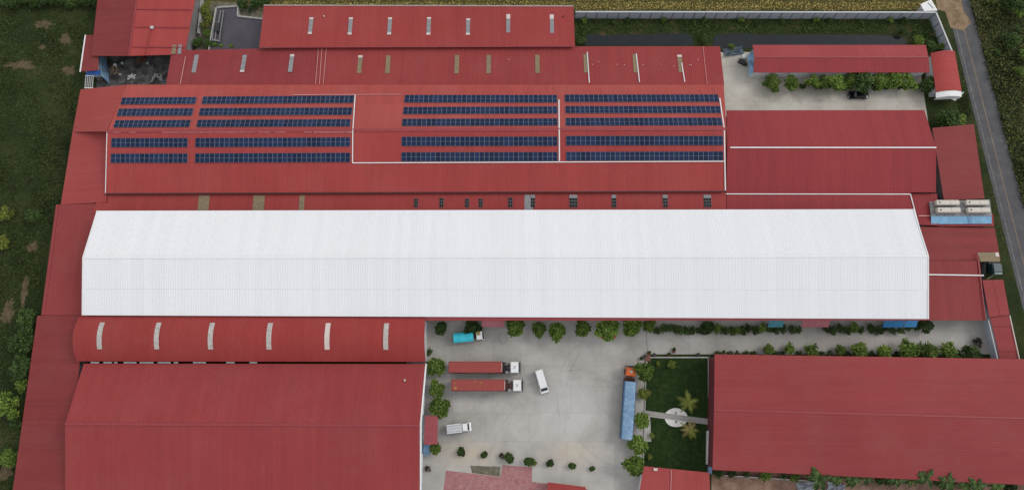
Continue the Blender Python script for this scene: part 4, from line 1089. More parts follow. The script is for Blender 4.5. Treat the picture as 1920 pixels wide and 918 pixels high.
# turquoise flatbed
t, L_ = at_vehicle('small_truck', 'small truck with turquoise tarpaulin load and white cab below the white hall', 'truck', (850.5, 633), (907, 627.5), 2.3)
part(t, 'chassis', M_dark, [((0, s * .4, .6), (L_ - .3, .15, .2)) for s in (-1, 1)])
part(t, 'bed', M_light, [((-L_ / 2 + 2.25, 0, .95), (4.5, 2.2, .12)), ((-L_ / 2 + 2.25, -1.1, 1.3), (4.5, .06, .6)), ((-L_ / 2 + 2.25, 1.1, 1.3), (4.5, .06, .6)), ((-L_ / 2 + .03, 0, 1.3), (.06, 2.2, .6)), ((-L_ / 2 + 4.47, 0, 1.4), (.06, 2.2, .8))])
tm = MB(); n = 12; vs, fs = [], []
for i in range(n):
    for j in range(7):
        x, y = -L_ / 2 - .05 + 4.5 * i / (n - 1), -1.12 + 2.24 * j / 6
        vs.append((x, y, 2.15 + .16 * (1 - (y / 1.12) ** 2) + .05 * math.sin(x * 2.6 + y) + (-.5 if j in (0, 6) else 0)))
for i in range(n - 1):
    for j in range(6): fs.append((i * 7 + j, (i + 1) * 7 + j, (i + 1) * 7 + j + 1, i * 7 + j + 1))
tm.add(vs, fs); tm.build('tarpaulin', plain('turquoise_tarp', (.04, .52, .64), .6, var=.12, scale=1.2), t, world=False, smooth=True)
x = L_ / 2
cb = profile(t, 'cab', M_vw, [(x - 1.75, .7), (x, .7), (x - .02, 1.25), (x - .35, 2.05), (x - .5, 2.15), (x - 1.7, 2.15)], 1.95, .08, .08)
m = MB(); m.quad((x - .01, -.86, 1.32), (x - .01, .86, 1.32), (x - .33, .80, 2.0), (x - .33, -.80, 2.0)); m.build('windscreen', M_glassv, cb, world=False)
part(t, 'roof_patch', plain('ochre_sheet', (.30, .22, .06), .6), [((x - 1.2, .5, 2.18), (.8, .8, .04))])
for s in (-1, 1):
    m = MB(); m.quad((x - 1.4, s * .98, 1.35), (x - .5, s * .98, 1.35), (x - .6, s * .93, 1.95), (x - 1.4, s * .93, 1.95)); m.build('side_window', M_glassv, cb, world=False)
    part(t, 'headlight', M_light, [((x, s * .75, .85), (.06, .3, .18))])
    wheel(t, x - .9, s * .85, .4, .25); wheel(t, -L_ / 2 + 1.4, s * .85, .4, .4)
part(t, 'bumper', M_light, [((x + .06, 0, .55), (.16, 1.95, .25))], .04)
# white van
t, L_ = at_vehicle('white_van', 'white van parked aslant in the middle of the yard', 'van', (1009.5, 693), (1022.5, 736), 1.6); x = L_ / 2
bd = profile(t, 'body', M_vw, [(-x, .45), (x, .45), (x, .95), (x - .45, 1.15), (x - 1.15, 2.1), (-x + .15, 2.2), (-x, 1.9)], 1.9, .1, .12)
m = MB(); m.quad((x - .46, -.80, 1.22), (x - .46, .80, 1.22), (x - 1.10, .70, 2.09), (x - 1.10, -.70, 2.09)); m.build('windscreen', M_glassv, bd, world=False)
m = MB(); m.quad((-x - .01, -.7, 1.3), (-x - .01, .7, 1.3), (-x + .04, .65, 1.85), (-x + .04, -.65, 1.85)); m.build('rear_window', M_glassv, bd, world=False)
for s in (-1, 1):
    for x0, x1 in ((-x + .4, -x + 1.7), (-x + 1.85, -x + 3.1), (-x + 3.25, x - 1.1)):
        m = MB(); m.quad((x0, s * .955, 1.3), (x1, s * .955, 1.3), (x1 - .1, s * .90, 1.85), (x0, s * .90, 1.85)); m.build('side_window', M_glassv, bd, world=False)
    part(t, 'headlight', M_light, [((x - .02, s * .7, .85), (.08, .35, .18))]); part(t, 'mirror', M_vw, [((x - 1.0, s * 1.08, 1.35), (.12, .2, .2))])
    wheel(t, x - .9, s * .82, .34, .22); wheel(t, -x + 1.1, s * .82, .34, .22)
part(t, 'bumper', M_dark, [((x + .02, 0, .5), (.1, 1.8, .2))], .03)
# silver box pickup
t, L_ = at_vehicle('box_pickup', 'white pickup with ribbed silver box by the warehouse canopy', 'pickup', (837.5, 804.5), (883, 799), 1.9); x = L_ / 2
cl = plain('silver_cladding', (.45, .46, .47), .35, .4, var=.1)
part(t, 'chassis', M_dark, [((0, s * .4, .5), (L_ - .4, .14, .2)) for s in (-1, 1)])
part(t, 'box', cl, [((-x + 1.7, 0, 1.35), (3.4, 1.95, 1.3))], .05)
part(t, 'roof_rib', M_vw, [((-x + 1.7, y, 2.02), (3.35, .12, .05)) for y in (-.85, -.28, .28, .85)])
cb = profile(t, 'cab', M_vw, [(x - 1.95, .55), (x, .55), (x - .02, 1.0), (x - .4, 1.15), (x - .75, 1.75), (x - 1.9, 1.78)], 1.8, .07, .1)
m = MB(); m.quad((x - .40, -.78, 1.2), (x - .40, .78, 1.2), (x - .74, .70, 1.74), (x - .74, -.70, 1.74)); m.build('windscreen', M_glassv, cb, world=False)
for s in (-1, 1):
    m = MB(); m.quad((x - 1.7, s * .905, 1.15), (x - .8, s * .905, 1.15), (x - .9, s * .85, 1.65), (x - 1.7, s * .85, 1.65)); m.build('side_window', M_glassv, cb, world=False)
    wheel(t, x - .85, s * .78, .34, .22); wheel(t, -x + 1.1, s * .78, .34, .25); part(t, 'headlight', M_light, [((x, s * .68, .8), (.06, .3, .16))])
# black car
t, L_ = at_vehicle('black_car', 'shiny black saloon car parked by the tree row', 'car', (1629.5, 177.5), (1591, 177.5), 1.0); x = L_ / 2
M_blk = plain('black_paint', (.008, .008, .009), .12, spec=.6)
lo = profile(t, 'body', M_blk, [(-x, .35), (x, .35), (x, .7), (x - .25, .85), (x - 1.3, .95), (-x + .8, .98), (-x + .05, .85)], 1.85, .12, .05)
cb = profile(t, 'cabin', M_glassv, [(x - 1.35, .9), (x - 2.0, 1.38), (-x + 1.5, 1.42), (-x + .6, .92)], 1.6, .08, .16)
part(t, 'roof_panel', M_blk, [((-.15, 0, 1.42), (L_ * .36, 1.15, .05))], .02)
for s in (-1, 1):
    wheel(t, x - .9, s * .8, .33, .22); wheel(t, -x + .95, s * .8, .33, .22)
    part(t, 'headlight', M_light, [((x - .05, s * .65, .68), (.1, .35, .14))]); part(t, 'mirror', M_blk, [((x - 1.7, s * 1.0, .98), (.15, .2, .14))])
    m = MB(); m.quad((x - 1.5, s * .80, .98), (-x + .9, s * .80, .98), (-x + 1.5, s * .69, 1.36), (x - 2.0, s * .69, 1.36)); m.build('side_window', M_glassv, cb, world=False)
# articulated truck with blue cover and orange cab
t, L_ = at_vehicle('articulated_truck', 'articulated lorry with long blue tarpaulin trailer and orange cab beside the lawn', 'truck', (1175.5, 823), (1184.5, 687), 3.2); x = L_ / 2
TL_ = 12.4
part(t, 'trailer_frame', M_dark, [((-x + TL_ / 2, s * .5, 1.0), (TL_, .18, .3)) for s in (-1, 1)])
part(t, 'trailer_side', plain('trailer_blue_side', (.04, .10, .20), .6, var=.3), [((-x + TL_ / 2, s * 1.27, 2.0), (TL_, .08, 1.9)) for s in (-1, 1)] + [((-x + e, 0, 2.0), (.08, 2.5, 1.9)) for e in (.04, TL_ - .04)])
tm = MB(); nx, ny = 60, 13; vs, fs = [], []; r2 = np.random.default_rng(5)
bumpn = r2.normal(0, 1, (nx, ny))
for i in range(nx):
    for j in range(ny):
        X, Y = -x - .03 + (TL_ + .06) * i / (nx - 1), -1.34 + 2.68 * j / (ny - 1)
        h_ = 3.1 + .05 * math.sin(X * 2.1 + .6 * math.sin(Y * 2)) + .035 * bumpn[i, j] + .10 * (1 - (Y / 1.34) ** 2)
        if j in (0, ny - 1): h_ -= .45
        if abs(X + x - TL_ * .5) < 1.0: h_ += .10 * math.sin(X * 6 + Y * 3)
        vs.append((X, Y, h_))
for i in range(nx - 1):
    for j in range(ny - 1): fs.append((i * ny + j, (i + 1) * ny + j, (i + 1) * ny + j + 1, i * ny + j + 1))
_t = NT('blue_tarpaulin'); _p = _t.node('ShaderNodeTexCoord').outputs['Object']
_c = _t.ramp(_t.noise(_p, 1.1, 6, .7), [(.30, (.10, .20, .33)), (.50, (.16, .28, .42)), (.62, (.22, .34, .46)), (.68, (.40, .43, .45)), (.76, (.18, .28, .38))])
tm.add(vs, fs); tm.build('tarpaulin', _t.out(_c, .5), t, world=False, smooth=True)
part(t, 'tractor_frame', M_rust, [((x - 2.6, s * .45, .85), (5.0, .2, .3)) for s in (-1, 1)] + [((x - 3.3, 0, 1.0), (1.7, 2.3, .15)), ((x - 2.5, 0, 1.2), (.2, 2.4, .5))])
tractor(t, x, plain('orange_enamel', (.66, .13, .025), .35, var=.08), 2.2)
for xx in (-x + 1.1, -x + 2.4, -x + 3.7, x - 4.4, x - 3.2, x - 1.1):
    for s in (-1, 1): wheel(t, xx, s * 1.05, .5, .32)

# ------------------------------------------------------------------ leaves
def fast_mesh(name, V, nv, mat):
    """V: (n, nv, 3) polygons"""
    n = len(V); me = bpy.data.meshes.new(name)
    me.vertices.add(n * nv); me.vertices.foreach_set('co', V.reshape(-1).astype(np.float32))
    me.loops.add(n * nv); me.loops.foreach_set('vertex_index', np.arange(n * nv, dtype=np.int32))
    me.polygons.add(n); me.polygons.foreach_set('loop_start', np.arange(0, n * nv, nv, dtype=np.int32))
    me.update(calc_edges=True); me.validate(); me.materials.append(mat); return me
def leaves(c, L, wid, r, upb=0.5, droop=0.0):
    """diamond leaves from centres c (n,3)"""
    n = len(c); d = r.normal(0, 1, (n, 3)); d[:, 2] = np.abs(d[:, 2]) * upb - droop
    d /= np.linalg.norm(d, axis=1, keepdims=True)
    s = np.cross(d, r.normal(0, .35, (n, 3)) + np.array([0, 0, 1.0])); s /= np.linalg.norm(s, axis=1, keepdims=True) + 1e-9
    L = L * r.uniform(.65, 1.3, (n, 1)); wv = s * L * wid
    return np.stack([c, c + d * L * .5 + wv, c + d * L, c + d * L * .5 - wv], 1)
def crown_verts(seed, rad, z0, z1, nlobe, nclump, per, leaf, wid=.28):
    r = np.random.default_rng(seed); zc, hz = (z0 + z1) / 2, (z1 - z0) / 2
    lob = []
    for i in range(nlobe):
        a = 2 * math.pi * i / nlobe * 1.0 + r.uniform(-.4, .4); k = r.uniform(.30, .80)
        lob.append((rad * k * math.cos(a), rad * k * math.sin(a), zc + hz * r.uniform(-.45, .55), rad * r.uniform(.22, .44)))
    lob.append((0, 0, zc + hz * .5, rad * .5))
    lob = np.array(lob); idx = r.integers(0, len(lob), nclump)
    d = r.normal(0, 1, (nclump, 3)); d /= np.linalg.norm(d, axis=1, keepdims=True)
    d[:, 2] = np.where(d[:, 2] < -.3, -d[:, 2], d[:, 2])
    c = lob[idx, :3] + d * (lob[idx, 3:4] * r.uniform(.55, 1.05, (nclump, 1))) * np.array([1, 1, .8])
    c = np.repeat(c, per, 0) + r.normal(0, leaf * .25, (nclump * per, 3))
    return leaves(c, leaf, wid, r, .6), lob
def trunk_mesh(seed, lob, z0, r0):
    m = MB(); r = random.Random(seed); top = Vector((r.uniform(-.1, .1), r.uniform(-.1, .1), z0 + .3))
    mid = Vector((r.uniform(-.1, .1), r.uniform(-.1, .1), z0 * .5))
    m.tube((0, 0, -.1), mid, r0, r0 * .8, 8); m.tube(mid, top, r0 * .8, r0 * .6, 8)
    for l in lob:
        p = Vector(l[:3]); k = top.lerp(p, .55) + Vector((0, 0, .15)); m.tube(top, k, r0 * .45, r0 * .3, 6); m.tube(k, p, r0 * .3, r0 * .1, 6)
    me = bpy.data.meshes.new('trunk'); me.from_pydata(m.v, [], m.f); me.materials.append(M_trunk); return me
TREES = {}
def variant(kind, seed, rad, z0, z1, nl, nc, per, leaf, mat, wid=.28):
    V, lob = crown_verts(seed, rad, z0, z1, nl, nc, per, leaf, wid)
    TREES.setdefault(kind, []).append((fast_mesh('crown', V, 4, mat), trunk_mesh(seed, lob, z0, .11 * rad / 2), rad, (z0 + z1) / 2))
for s in range(4): variant('tree', 10 + s, 2.0, 1.4, 3.8, 7, 300, 6, .56, M_leafA)
for s in range(3): variant('dense', 20 + s, 2.0, 1.2, 4.0, 8, 380, 6, .46, M_leafA, .34)
for s in range(3): variant('darktree', 30 + s, 2.0, .8, 3.4, 8, 360, 6, .46, M_leafB, .32)
for s in range(3): variant('shrub', 40 + s, 1.0, .25, 1.5, 6, 110, 6, .26, M_leafB, .30)
for s in range(2): variant('shrubm', 50 + s, 1.0, .25, 1.6, 6, 110, 6, .28, M_leafA, .30)
for s in range(2): variant('yellow', 60 + s, 1.6, .4, 2.4, 7, 160, 6, .36, M_leafC, .30)
for s in range(1): variant('brown', 70 + s, 1.0, .2, 1.4, 6, 100, 6, .22, M_leafD, .25)
for s in range(2): variant('open', 80 + s, 2.0, 1.0, 3.0, 8, 120, 7, .80, M_leafA, .20)
_m = MB(); _m.tube((0, 0, .05), (0, 0, .55), .34, .46, 10); _m.tube((0, 0, .55), (0, 0, .62), .52, .52, 10)
POT = bpy.data.meshes.new('pot'); POT.from_pydata([tuple(v) for v in _m.v], [], _m.f); POT.materials.append(M_dark)
tr_rng = random.Random(11)
def plant(kind, px, py, dpx, label, cat='tree', name=None, group=None, sy=None):
    cm, tm_, rad, zc = tr_rng.choice(TREES[kind])
    z = zc * (dpx / 8.1) / (2 * rad)
    p = W(px, py, z); s = dpx * (CAM_H - z) / (1280. * 1.0) / (2 * rad)
    t = thing(name or ('tree' if cat == 'tree' else 'shrub'), label, cat, (p.x, p.y, 0), tr_rng.uniform(0, 6.28), group)
    t.scale = (s * tr_rng.uniform(.93, 1.07), s * tr_rng.uniform(.93, 1.07), s * tr_rng.uniform(.85, 1.1))
    inst('trunk', tm_, t); inst('crown', cm, t)
    if group == 'planted shrubs along the lane': inst('pot', POT, t, (0, 0, 0), None, (1 / s * .8,) * 3)
    return t
def row(kind, pts, fmt, group, cat='tree'):
    if 'from the left' in fmt: pts = sorted(pts, key=lambda q: q[0])
    elif 'from the top' in fmt: pts = sorted(pts, key=lambda q: q[1])
    for i, q in enumerate(pts):
        k = q[3] if len(q) > 3 else kind
        plant(k, q[0], q[1], q[2], fmt % ORD[i + 1], cat, None, group)
# along the white hall
row('dense', [(828, 614, 25, 'darktree'), (887, 615, 30, 'darktree'), (965, 611, 43), (1011, 615, 29), (1045, 619, 37), (1092, 615, 33), (1139, 615, 44), (1185, 611, 42), (1216, 611, 24), (1326, 613, 27, 'darktree')],
    '%s tree from the left in the row along the white hall wall', 'trees along the white hall')
plant('darktree', 1735, 612, 28, 'tree at the right end of the white hall beside the blue awning', 'tree')
row('shrub', [(x, 617 + 3 * math.sin(x * 1.7), 15 + 4 * math.sin(x * .9) ** 2, ('shrubm' if int(x) % 5 == 0 else 'shrub')) for x in (1232, 1244, 1256, 1266, 1276, 1287, 1298, 1313, 1345, 1357, 1369, 1380, 1391, 1403, 1416, 1430, 1441, 1453, 1467, 1486, 1497, 1548, 1561, 1573, 1587, 1600, 1613, 1632, 1646, 1659, 1672, 1687, 1703, 1718)],
    '%s low shrub from the left along the lane under the white hall', 'planted shrubs along the lane', 'shrub')
row('open', [(1439, 655, 20), (1480, 654, 20), (1521, 659, 27), (1574, 656, 20), (1611, 658, 31), (1657, 660, 28), (1700, 655, 36), (1741, 659, 36), (1778, 657, 34), (1820, 662, 36, 'darktree')],
    '%s spreading tree from the left in the row behind the lower right warehouse', 'trees behind the lower right warehouse')
row('shrub', [(x, 662, 11) for x in (1345, 1356, 1368, 1382, 1398, 1412, 1454, 1465, 1498, 1540, 1556, 1588, 1634, 1680, 1720, 1796)],
    '%s small dark shrub from the left against the lower right warehouse eave', 'shrubs behind the lower right warehouse', 'shrub')
plant('brown', 1833, 640, 22, 'brown withered bush at the right end of the lane', 'shrub')
row('tree', [(818, 687, 33), (818, 727, 27), (823, 763, 37), (815, 840, 20)], '%s tree from the top along the warehouse wall left of the yard', 'trees on the yard left edge')
plant('shrub', 803, 660, 14, 'dark shrub at the corner of the arched hall', 'shrub')
row('dense', [(864, 847, 17, 'darktree'), (907, 852, 14, 'darktree'), (955, 859, 20, 'darktree'), (991, 864, 19, 'darktree'), (1032, 868, 14, 'darktree'), (1072, 872, 14, 'darktree'), (1111, 878, 10, 'darktree')],
    '%s small round tree from the left across the bottom of the yard', 'small trees at the yard bottom')
plant('brown', 940, 853, 12, 'brown leafless bush left of the third small yard tree', 'shrub')
plant('yellow', 1002, 867, 10, 'yellow green bush touching the fourth small yard tree', 'shrub')
plant('brown', 801, 878, 13, 'brown potted bush by the lower warehouse wall', 'shrub')
row('dense', [(1209, 698, 36), (1206, 738, 24, 'yellow'), (1201, 787, 26, 'tree'), (1197, 834, 34, 'tree'), (1192, 873, 38)], '%s tree from the top in the column beside the lawn', 'trees between lorry and lawn')
row('tree', [(1449, 157, 32), (1485, 157, 28), (1523, 156, 30), (1545, 155, 28), (1566, 156, 38), (1592, 154, 28), (1618, 151, 46, 'darktree'), (1650, 153, 34), (1676, 153, 34), (1702, 156, 34), (1738, 160, 36, 'darktree')],
    '%s tree from the left in the row below the northeast shed', 'tree row below the northeast shed')
plant('darktree', 1775, 222, 44, 'large round dark tree above the roadside shed', 'tree'); plant('tree', 1797, 226, 30, 'smaller light tree beside the large round tree by the road', 'tree')
row('shrub', [(x, 163, 16) for x in (1505, 1535, 1580, 1640, 1660, 1690, 1720)], '%s low dark shrub from the left under the northeast tree row', 'undergrowth of the northeast tree row', 'shrub')
# garden and edges
for i, (x, y, d, lb) in enumerate(((1259, 682, 16, 'light green sapling near the top of the garden lawn'), (1234, 681, 9, 'tiny sapling in the upper left of the garden lawn'), (1223, 816, 10, 'yellow green sapling in the lower left of the lawn'), (1219, 856, 9, 'lowest small sapling at the left lawn edge'))):
    plant('yellow', x, y, d, lb, 'shrub')
row('dense', [(36, 690, 44, 'darktree'), (14, 762, 42, 'tree'), (42, 722, 26, 'shrubm'), (14, 858, 32, 'tree'), (40, 640, 54, 'darktree'), (48, 600, 40, 'darktree'), (6, 455, 26, 'yellow'), (14, 400, 26, 'yellow'), (62, 405, 30, 'shrub'), (30, 790, 26, 'shrub')], '%s bush from the top in the grass on the left edge', 'bushes on the left meadow')
plant('darktree', 72, 912, 26, 'dark tree top over the side roof at the bottom left', 'tree')
row('shrub', [(12 + i * 17, 4 + 3 * math.sin(i * 2.1), 22, 'darktree' if i % 2 else 'shrub') for i in range(11)], '%s bush from the left along the top left edge', 'bushes at the top left', 'shrub')
row('shrubm', [(388, 10, 18, 'yellow'), (384, 22, 20, 'yellow'), (391, 36, 18, 'yellow'), (384, 50, 18, 'yellow'), (388, 62, 18), (372, 78, 22, 'darktree'), (390, 80, 20, 'darktree'), (404, 86, 14), (416, 88, 12), (435, 87, 12), (446, 87, 8)], '%s bush from the left beside the treatment tank', 'bushes round the treatment tank', 'shrub')
row('darktree', [(455, 6, 26), (480, 6, 26), (500, 3, 20), (470, 18, 12, 'shrub')], '%s dark bush from the left above the treatment tank', 'bushes behind the treatment tank', 'shrub')
row('shrubm', [(1722, 76, 22, 'tree'), (1744, 88, 26, 'darktree'), (1765, 88, 16), (1090, 76, 20, 'shrub'), (1320, 74, 18, 'shrub'), (1372, 88, 14), (1690, 60, 16, 'darktree')] + [(1096 + 47 * i + 13 * math.sin(i * 2.3), 40 + 2.5 * math.sin(i * 1.9), 12 + 5 * math.sin(i * 3.1) ** 2, 'shrub' if i % 3 else 'shrubm') for i in range(14)], '%s bush from the left on the canal bank', 'bushes on the canal bank', 'shrub')
# scrub east of the road: single bushes that stand out of the undergrowth
er = random.Random(21); eb = []
for i in range(34):
    k = -.12 + i * .036; off = 5.5 + er.uniform(0, 15); p = roadpt(k, off)
    dep = p.y * CT + CAM_H * ST
    if 960 + FPX * p.x / dep > 1925: continue
    eb.append((p, er.choice(['darktree', 'tree', 'darktree', 'yellow', 'shrub', 'shrubm'])))
for i, (p, kd) in enumerate(eb):
    cm, tm_, rad, zc = er.choice(TREES[kd]); s = er.uniform(.7, 1.3)
    t = thing('shrub', '%s bush from the top in the scrub right of the road' % ORD[i + 1], 'shrub', (p.x, p.y, 0), er.uniform(0, 6), 'bushes in the scrub right of the road'); t.scale = (s, s, s)
    inst('trunk', tm_, t); inst('crown', cm, t)

# pots by the lawn corner
for i, (x, y, mt) in enumerate(sorted(((1216, 661, M_awn), (1226, 665, M_dark), (1208, 668, M_dark), (1202, 672, M_dark), (1253, 664, M_rust), (1262, 659, M_rust), (1263, 655, M_dark), (1308, 664, M_dark)), key=lambda q: q[0])):
    m = MB(); p = W(x, y, 0); m.tube(p + Vector((0, 0, .06)), p + Vector((0, 0, .6)), .26, .36, 12); m.tube(p + Vector((0, 0, .6)), p + Vector((0, 0, .66)), .42, .42, 12)
    pot = thing('plant_pot', '%s plant pot from the left along the upper edge of the lawn' % ORD[i + 1], 'pot', (p.x, p.y, 0), 0, 'pots at the lawn edge')
    m.build('pot', mt, pot)
    if i % 2 == 0: o = inst('foliage', TREES['shrub'][i % 3][0], pot, (0, 0, .4), None, (.4, .4, .4))
m = MB(); p = W(1139, 632.5, 0); m.box(p + Vector((-.9, 0, .3)), (1.2, .5, .6)); m.box(p + Vector((.9, .1, .3)), (2.0, .5, .6))
tag(m.build('orange_planter', plain('orange_plastic', (.50, .12, .04), .6)), 'orange planter boxes under the large round tree', 'planter')
m = MB(); p = W(1214, 671, 0); m.box(p + Vector((0, 0, .2)), (1.2, 1.4, .4)); tag(m.build('brick_pile', plain('brick_red', (.20, .09, .07), .9, var=.3, scale=3)), 'small pile of bricks at the upper left lawn corner', 'bricks')

# ------------------------------------------------------------------ palms: every frond is a part
def frond_mesh(L, wid, mat, nseg=9, feather=True):
    m = MB(); pts = []
    for i in range(nseg + 1):
        t = i / nseg; pts.append(Vector((L * t * (1 - .12 * t), 0, L * (.42 * t - .62 * t * t))))
    if feather:
        for i in range(1, nseg + 1):
            t = i / nseg; w = wid * math.sin(math.pi * min(1, .15 + t * .85)) + .05
            p = pts[i]; q = pts[i - 1]
            for s in (-1, 1):
                for f_ in (0.0, .5):
                    b0 = q.lerp(p, f_); b1 = q.lerp(p, f_ + .42); tip = b1 + Vector((L * .09, s * w, -w * .35))
                    m.add([b0, b1, tip], [(0, 1, 2)])
    else:
        for i in range(nseg):
            t0, t1 = i / nseg, (i + 1) / nseg
            w0, w1 = wid * math.sin(math.pi * (.06 + .92 * t0)), wid * math.sin(math.pi * (.06 + .92 * t1))
            for s in (-1, 1):
                m.quad(pts[i], pts[i + 1], pts[i + 1] + Vector((0, s * w1, .25 * w1)), pts[i] + Vector((0, s * w0, .25 * w0)))
    for i in range(nseg): m.beam(pts[i], pts[i + 1], .05, .04)
    me = bpy.data.meshes.new('frond'); me.from_pydata([tuple(v) for v in m.v], [], m.f); me.materials.append(mat); return me
FR = {'palm': frond_mesh(2.6, .55, M_frond), 'dry': frond_mesh(2.6, .5, M_frondd), 'palmg': frond_mesh(2.6, .42, leafy('dark_frond', (.012, .030, .006), (.036, .068, .014), (.080, .115, .028)), 8, False), 'banana': frond_mesh(2.2, .36, M_banana, 7, False)}
def palm(px, py, zt, kind, n, s, label, dry=0, name='palm_tree', cat='palm'):
    p = W(px, py, zt); t = thing(name, label, cat, (p.x, p.y, 0), tr_rng.uniform(0, 6.28))
    m = MB(); lean = Vector((.15, .1, 0))
    for k in range(4): m.tube(lean * (k / 4) + Vector((0, 0, zt * k / 4)), lean * ((k + 1) / 4) + Vector((0, 0, zt * (k + 1) / 4)), .2 - .02 * k, .19 - .02 * k, 8)
    m.build('trunk', M_trunk, t, world=False)
    for i in range(n):
        a = 2 * math.pi * i / n + tr_rng.uniform(-.2, .2); pit = tr_rng.uniform(-.35, .35)
        inst('frond', FR['dry'] if i < dry else FR[kind], t, lean + Vector((0, 0, zt)), (0, pit, a), (s * tr_rng.uniform(.8, 1.1),) * 3)
palm(1291, 752, 3.0, 'palm', 8, 1.2, 'green palm on the lawn above the white disc')
palm(1293, 806, 2.6, 'palm', 8, 1.1, 'half dry palm on the lawn below the white disc', 5)
for i, (x, y, z, s, kd) in enumerate(((1536, 893, 3.2, 1.25, 'palm'), (1570, 896, 2.4, .9, 'banana'), (1597, 894, 2.4, 1.0, 'palm'), (1622, 890, 2.6, .9, 'palm'), (1682, 894, 2.6, 1.0, 'palm'), (1710, 894, 2.4, .9, 'banana'), (1736, 893, 3.0, 1.1, 'palm'), (1774, 899, 2.8, 1.1, 'palm'), (1808, 905, 2.4, .9, 'banana'), (1832, 904, 2.8, 1.0, 'palm'), (1870, 910, 2.6, .9, 'banana'))):
    palm(x, y + 3, z + 2.6, 'palmg' if kd == 'palm' else kd, 12, s * .98, '%s palm-like plant from the left below the lower right warehouse' % ORD[i + 1], 0, 'palm_tree' if kd == 'palm' else 'banana_plant', 'palm' if kd == 'palm' else 'plant')
row('shrub', [(1348, 884, 22), (1372, 885, 18), (1400, 887, 14), (1436, 890, 22, 'shrubm'), (1470, 892, 14), (1492, 893, 18, 'shrubm'), (1650, 897, 24, 'darktree'), (1664, 899, 18), (1756, 900, 20), (1890, 910, 24)], '%s low bush from the left below the lower right warehouse', 'bushes below the lower right warehouse', 'shrub')

# ------------------------------------------------------------------ uncountable growth
def inside(poly, x, y):
    ins = np.zeros(len(x), bool); n = len(poly)
    for i in range(n):
        x0, y0 = poly[i][:2]; x1, y1 = poly[(i + 1) % n][:2]
        c = ((y0 > y) != (y1 > y)) & (x < (x1 - x0) * (y - y0) / ((y1 - y0) + 1e-12) + x0); ins ^= c
    return ins
def field(name, label, polyw, n, leaf, mat, clump=0.0, zr=.05, wid=.16, seed=1, upb=1.1, cat='grass', holes=()):
    r = np.random.default_rng(seed); P = np.array([p[:2] for p in polyw]); mn, mx = P.min(0), P.max(0)
    xy = r.uniform(mn, mx, (n, 2)); k = inside(polyw, xy[:, 0], xy[:, 1])
    for h in holes: k &= ~inside(h, xy[:, 0], xy[:, 1])
    xy = xy[k]
    dens = (np.sin(xy[:, 0] * .31 + 1.3 * np.sin(xy[:, 1] * .17)) * np.sin(xy[:, 1] * .23 + 1.7 * np.sin(xy[:, 0] * .11)) + np.sin(xy[:, 0] * .9 + xy[:, 1] * .7) * .4) * .5
    keep = r.uniform(-.9, .9, len(xy)) < dens + .5
    xy = xy[keep]; h = np.clip(.5 + .5 * dens[keep], .2, 1.2)
    c = np.concatenate([xy, (r.uniform(0, 1, (len(xy), 1)) * zr * h[:, None])], 1)
    V = leaves(c, leaf * (0.6 + .7 * h[:, None]), wid, r, upb)
    o = bpy.data.objects.new(name, fast_mesh(name, V, 4, mat)); C.objects.link(o); o['kind'] = 'stuff'; return tag(o, label, cat)
M_grassA = leafy('meadow_blades', (.012, .020, .005), (.036, .056, .012), (.095, .120, .030), patch=(.056, .084, .020))
M_scrub = leafy('scrub_leaves', (.012, .022, .006), (.040, .056, .014), (.150, .160, .036), patch=(.110, .090, .036))
M_riceL = leafy('rice_blades', (.18, .15, .035), (.35, .28, .08), (.50, .40, .14))
lawnleaf = leafy('lawn_blades', (.009, .024, .004), (.022, .050, .009), (.046, .078, .016))
wpoly = lambda px: [W(*p) for p in px]
br = random.Random(77); BARE = []
for cx, cy, sx, sy in ((82, 46, 3.0, 1.6), (122, 74, 2.0, 1.8), (38, 122, 4.2, 1.6), (128, 132, 2.2, 1.8), (80, 88, 1.2, .9), (46, 548, .9, 4.2), (18, 572, 1.2, 2.2), (62, 462, 1.6, 1.6), (14, 590, 2.0, 2.6), (10, 880, 2.0, 2.4)):
    p = W(cx, cy, 0); poly = []
    for k in range(26):
        a = 2 * math.pi * k / 26; q = br.uniform(.45, 1.1); poly.append(Vector((p.x + sx * q * math.cos(a), p.y + sy * q * math.sin(a), 0)))
    BARE.append(poly); mb = MB(); mb.prism([(v.x, v.y) for v in poly], 0, .012 + .004 * len(BARE)); structure(mb.build('bare_earth', M_bare))
field('meadow_grass', 'dark rough meadow grass left of the factory', wpoly([(-60, -20), (186, -20), (160, 66), (148, 166), (112, 383), (103, 384), (68, 592), (16, 940), (-60, 940)]), 70000, .55, M_grassA, seed=2, holes=BARE)
ep = [roadpt(-.35, 2.75), roadpt(2.2, 2.75), roadpt(2.2, 26), roadpt(-.35, 34)]
field('scrub_growth', 'dense dark scrub right of the road', ep, 110000, .62, M_scrub, seed=3, zr=1.1, wid=.24, upb=.7, cat='undergrowth')
vp_ = [roadpt(.12, -3.6), roadpt(1.6, -3.6), roadpt(1.6, -5.0), roadpt(.62, -4.6), roadpt(.3, -5.2), roadpt(.12, -4.6)]
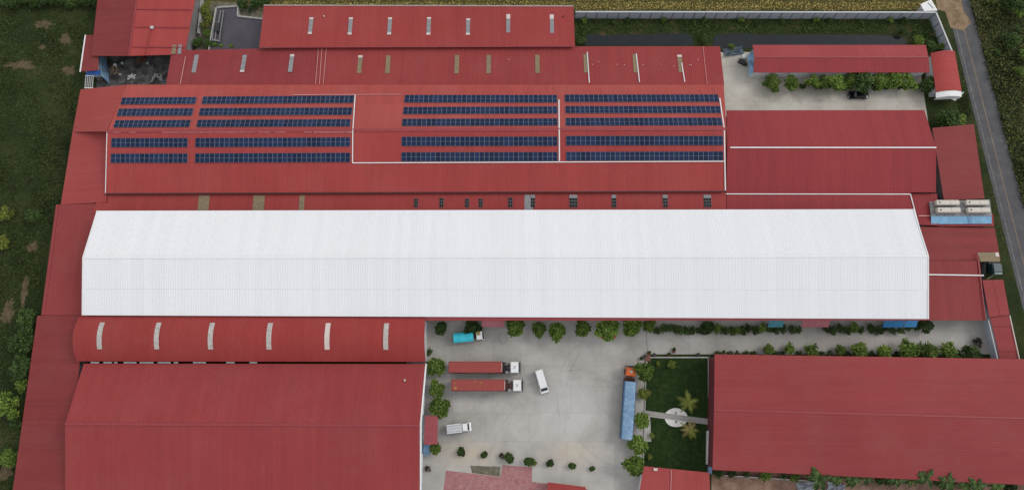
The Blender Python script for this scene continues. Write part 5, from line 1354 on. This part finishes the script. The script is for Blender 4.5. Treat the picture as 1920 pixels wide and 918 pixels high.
field('verge_grass', 'narrow strip of weeds between road and red roofs', vp_, 5000, .5, M_grassA, seed=4, zr=.4)
field('bank_growth', 'dark weeds on the canal bank below the wall', wpoly([(1078, 40), (1768, 40), (1780, 96), (1704, 90), (1704, 72), (1690, 63), (1340, 62), (1334, 90), (1302, 88), (1300, 62), (1106, 61), (1088, 88), (1079, 88)]), 11000, .5, leafy('bank_leaves', (.014, .034, .006), (.038, .075, .014), (.090, .135, .030)), seed=5, zr=.5, wid=.22, cat='weeds')
field('lawn_grass', 'short dark grass of the garden lawn', wpoly([(1214, 671), (1326, 671), (1327, 882), (1208, 873)]), 15000, .22, lawnleaf, seed=6, zr=.05, holes=[[(c0.x + 2.7 * math.cos(a), c0.y + 2.15 * math.sin(a)) for a in np.linspace(0, 6.28, 24)[:-1]], [p0 + Vector((0, -.9, 0)), p1 + Vector((0, -.9, 0)), p1 + Vector((0, .9, 0)), p0 + Vector((0, .9, 0))]])
field('gatehouse_grass', 'small green patch between gatehouse and road', wpoly([(1796, 186), (1812, 178), (1822, 222), (1800, 214)]), 1500, .4, M_grassA, seed=8, zr=.2)
# rice stubble in rows
r = np.random.default_rng(9); xs, ys = [], []
y_a, y_b = W(900, 20, 0).y + .4, W(900, -60, 0).y
x_a, x_b = W(365, 0, 0).x, W(1750, 0, 0).x
for yy in np.arange(y_a, y_b, .55):
    if int((yy - y_a) / .55) % 4 == 3: continue
    n = 620; xs.append(np.linspace(x_a, x_b, n) + r.normal(0, .1, n)); ys.append(yy + r.normal(0, .12, n) + .15 * np.sin(xs[-1] * .2))
c = np.stack([np.concatenate(xs), np.concatenate(ys), np.full(sum(map(len, xs)), .05)], 1)
lim = W(490, 10, 0)
c = c[(c[:, 0] > lim.x) | (c[:, 1] > W(430, -4, 0).y)]
c = np.repeat(c, 2, 0)
o = bpy.data.objects.new('rice_crop', fast_mesh('rice_crop', leaves(c, .5, .22, r, 1.0), 4, M_riceL)); C.objects.link(o); o['kind'] = 'stuff'; tag(o, 'golden rice stubble in rows beyond the back wall', 'crop')
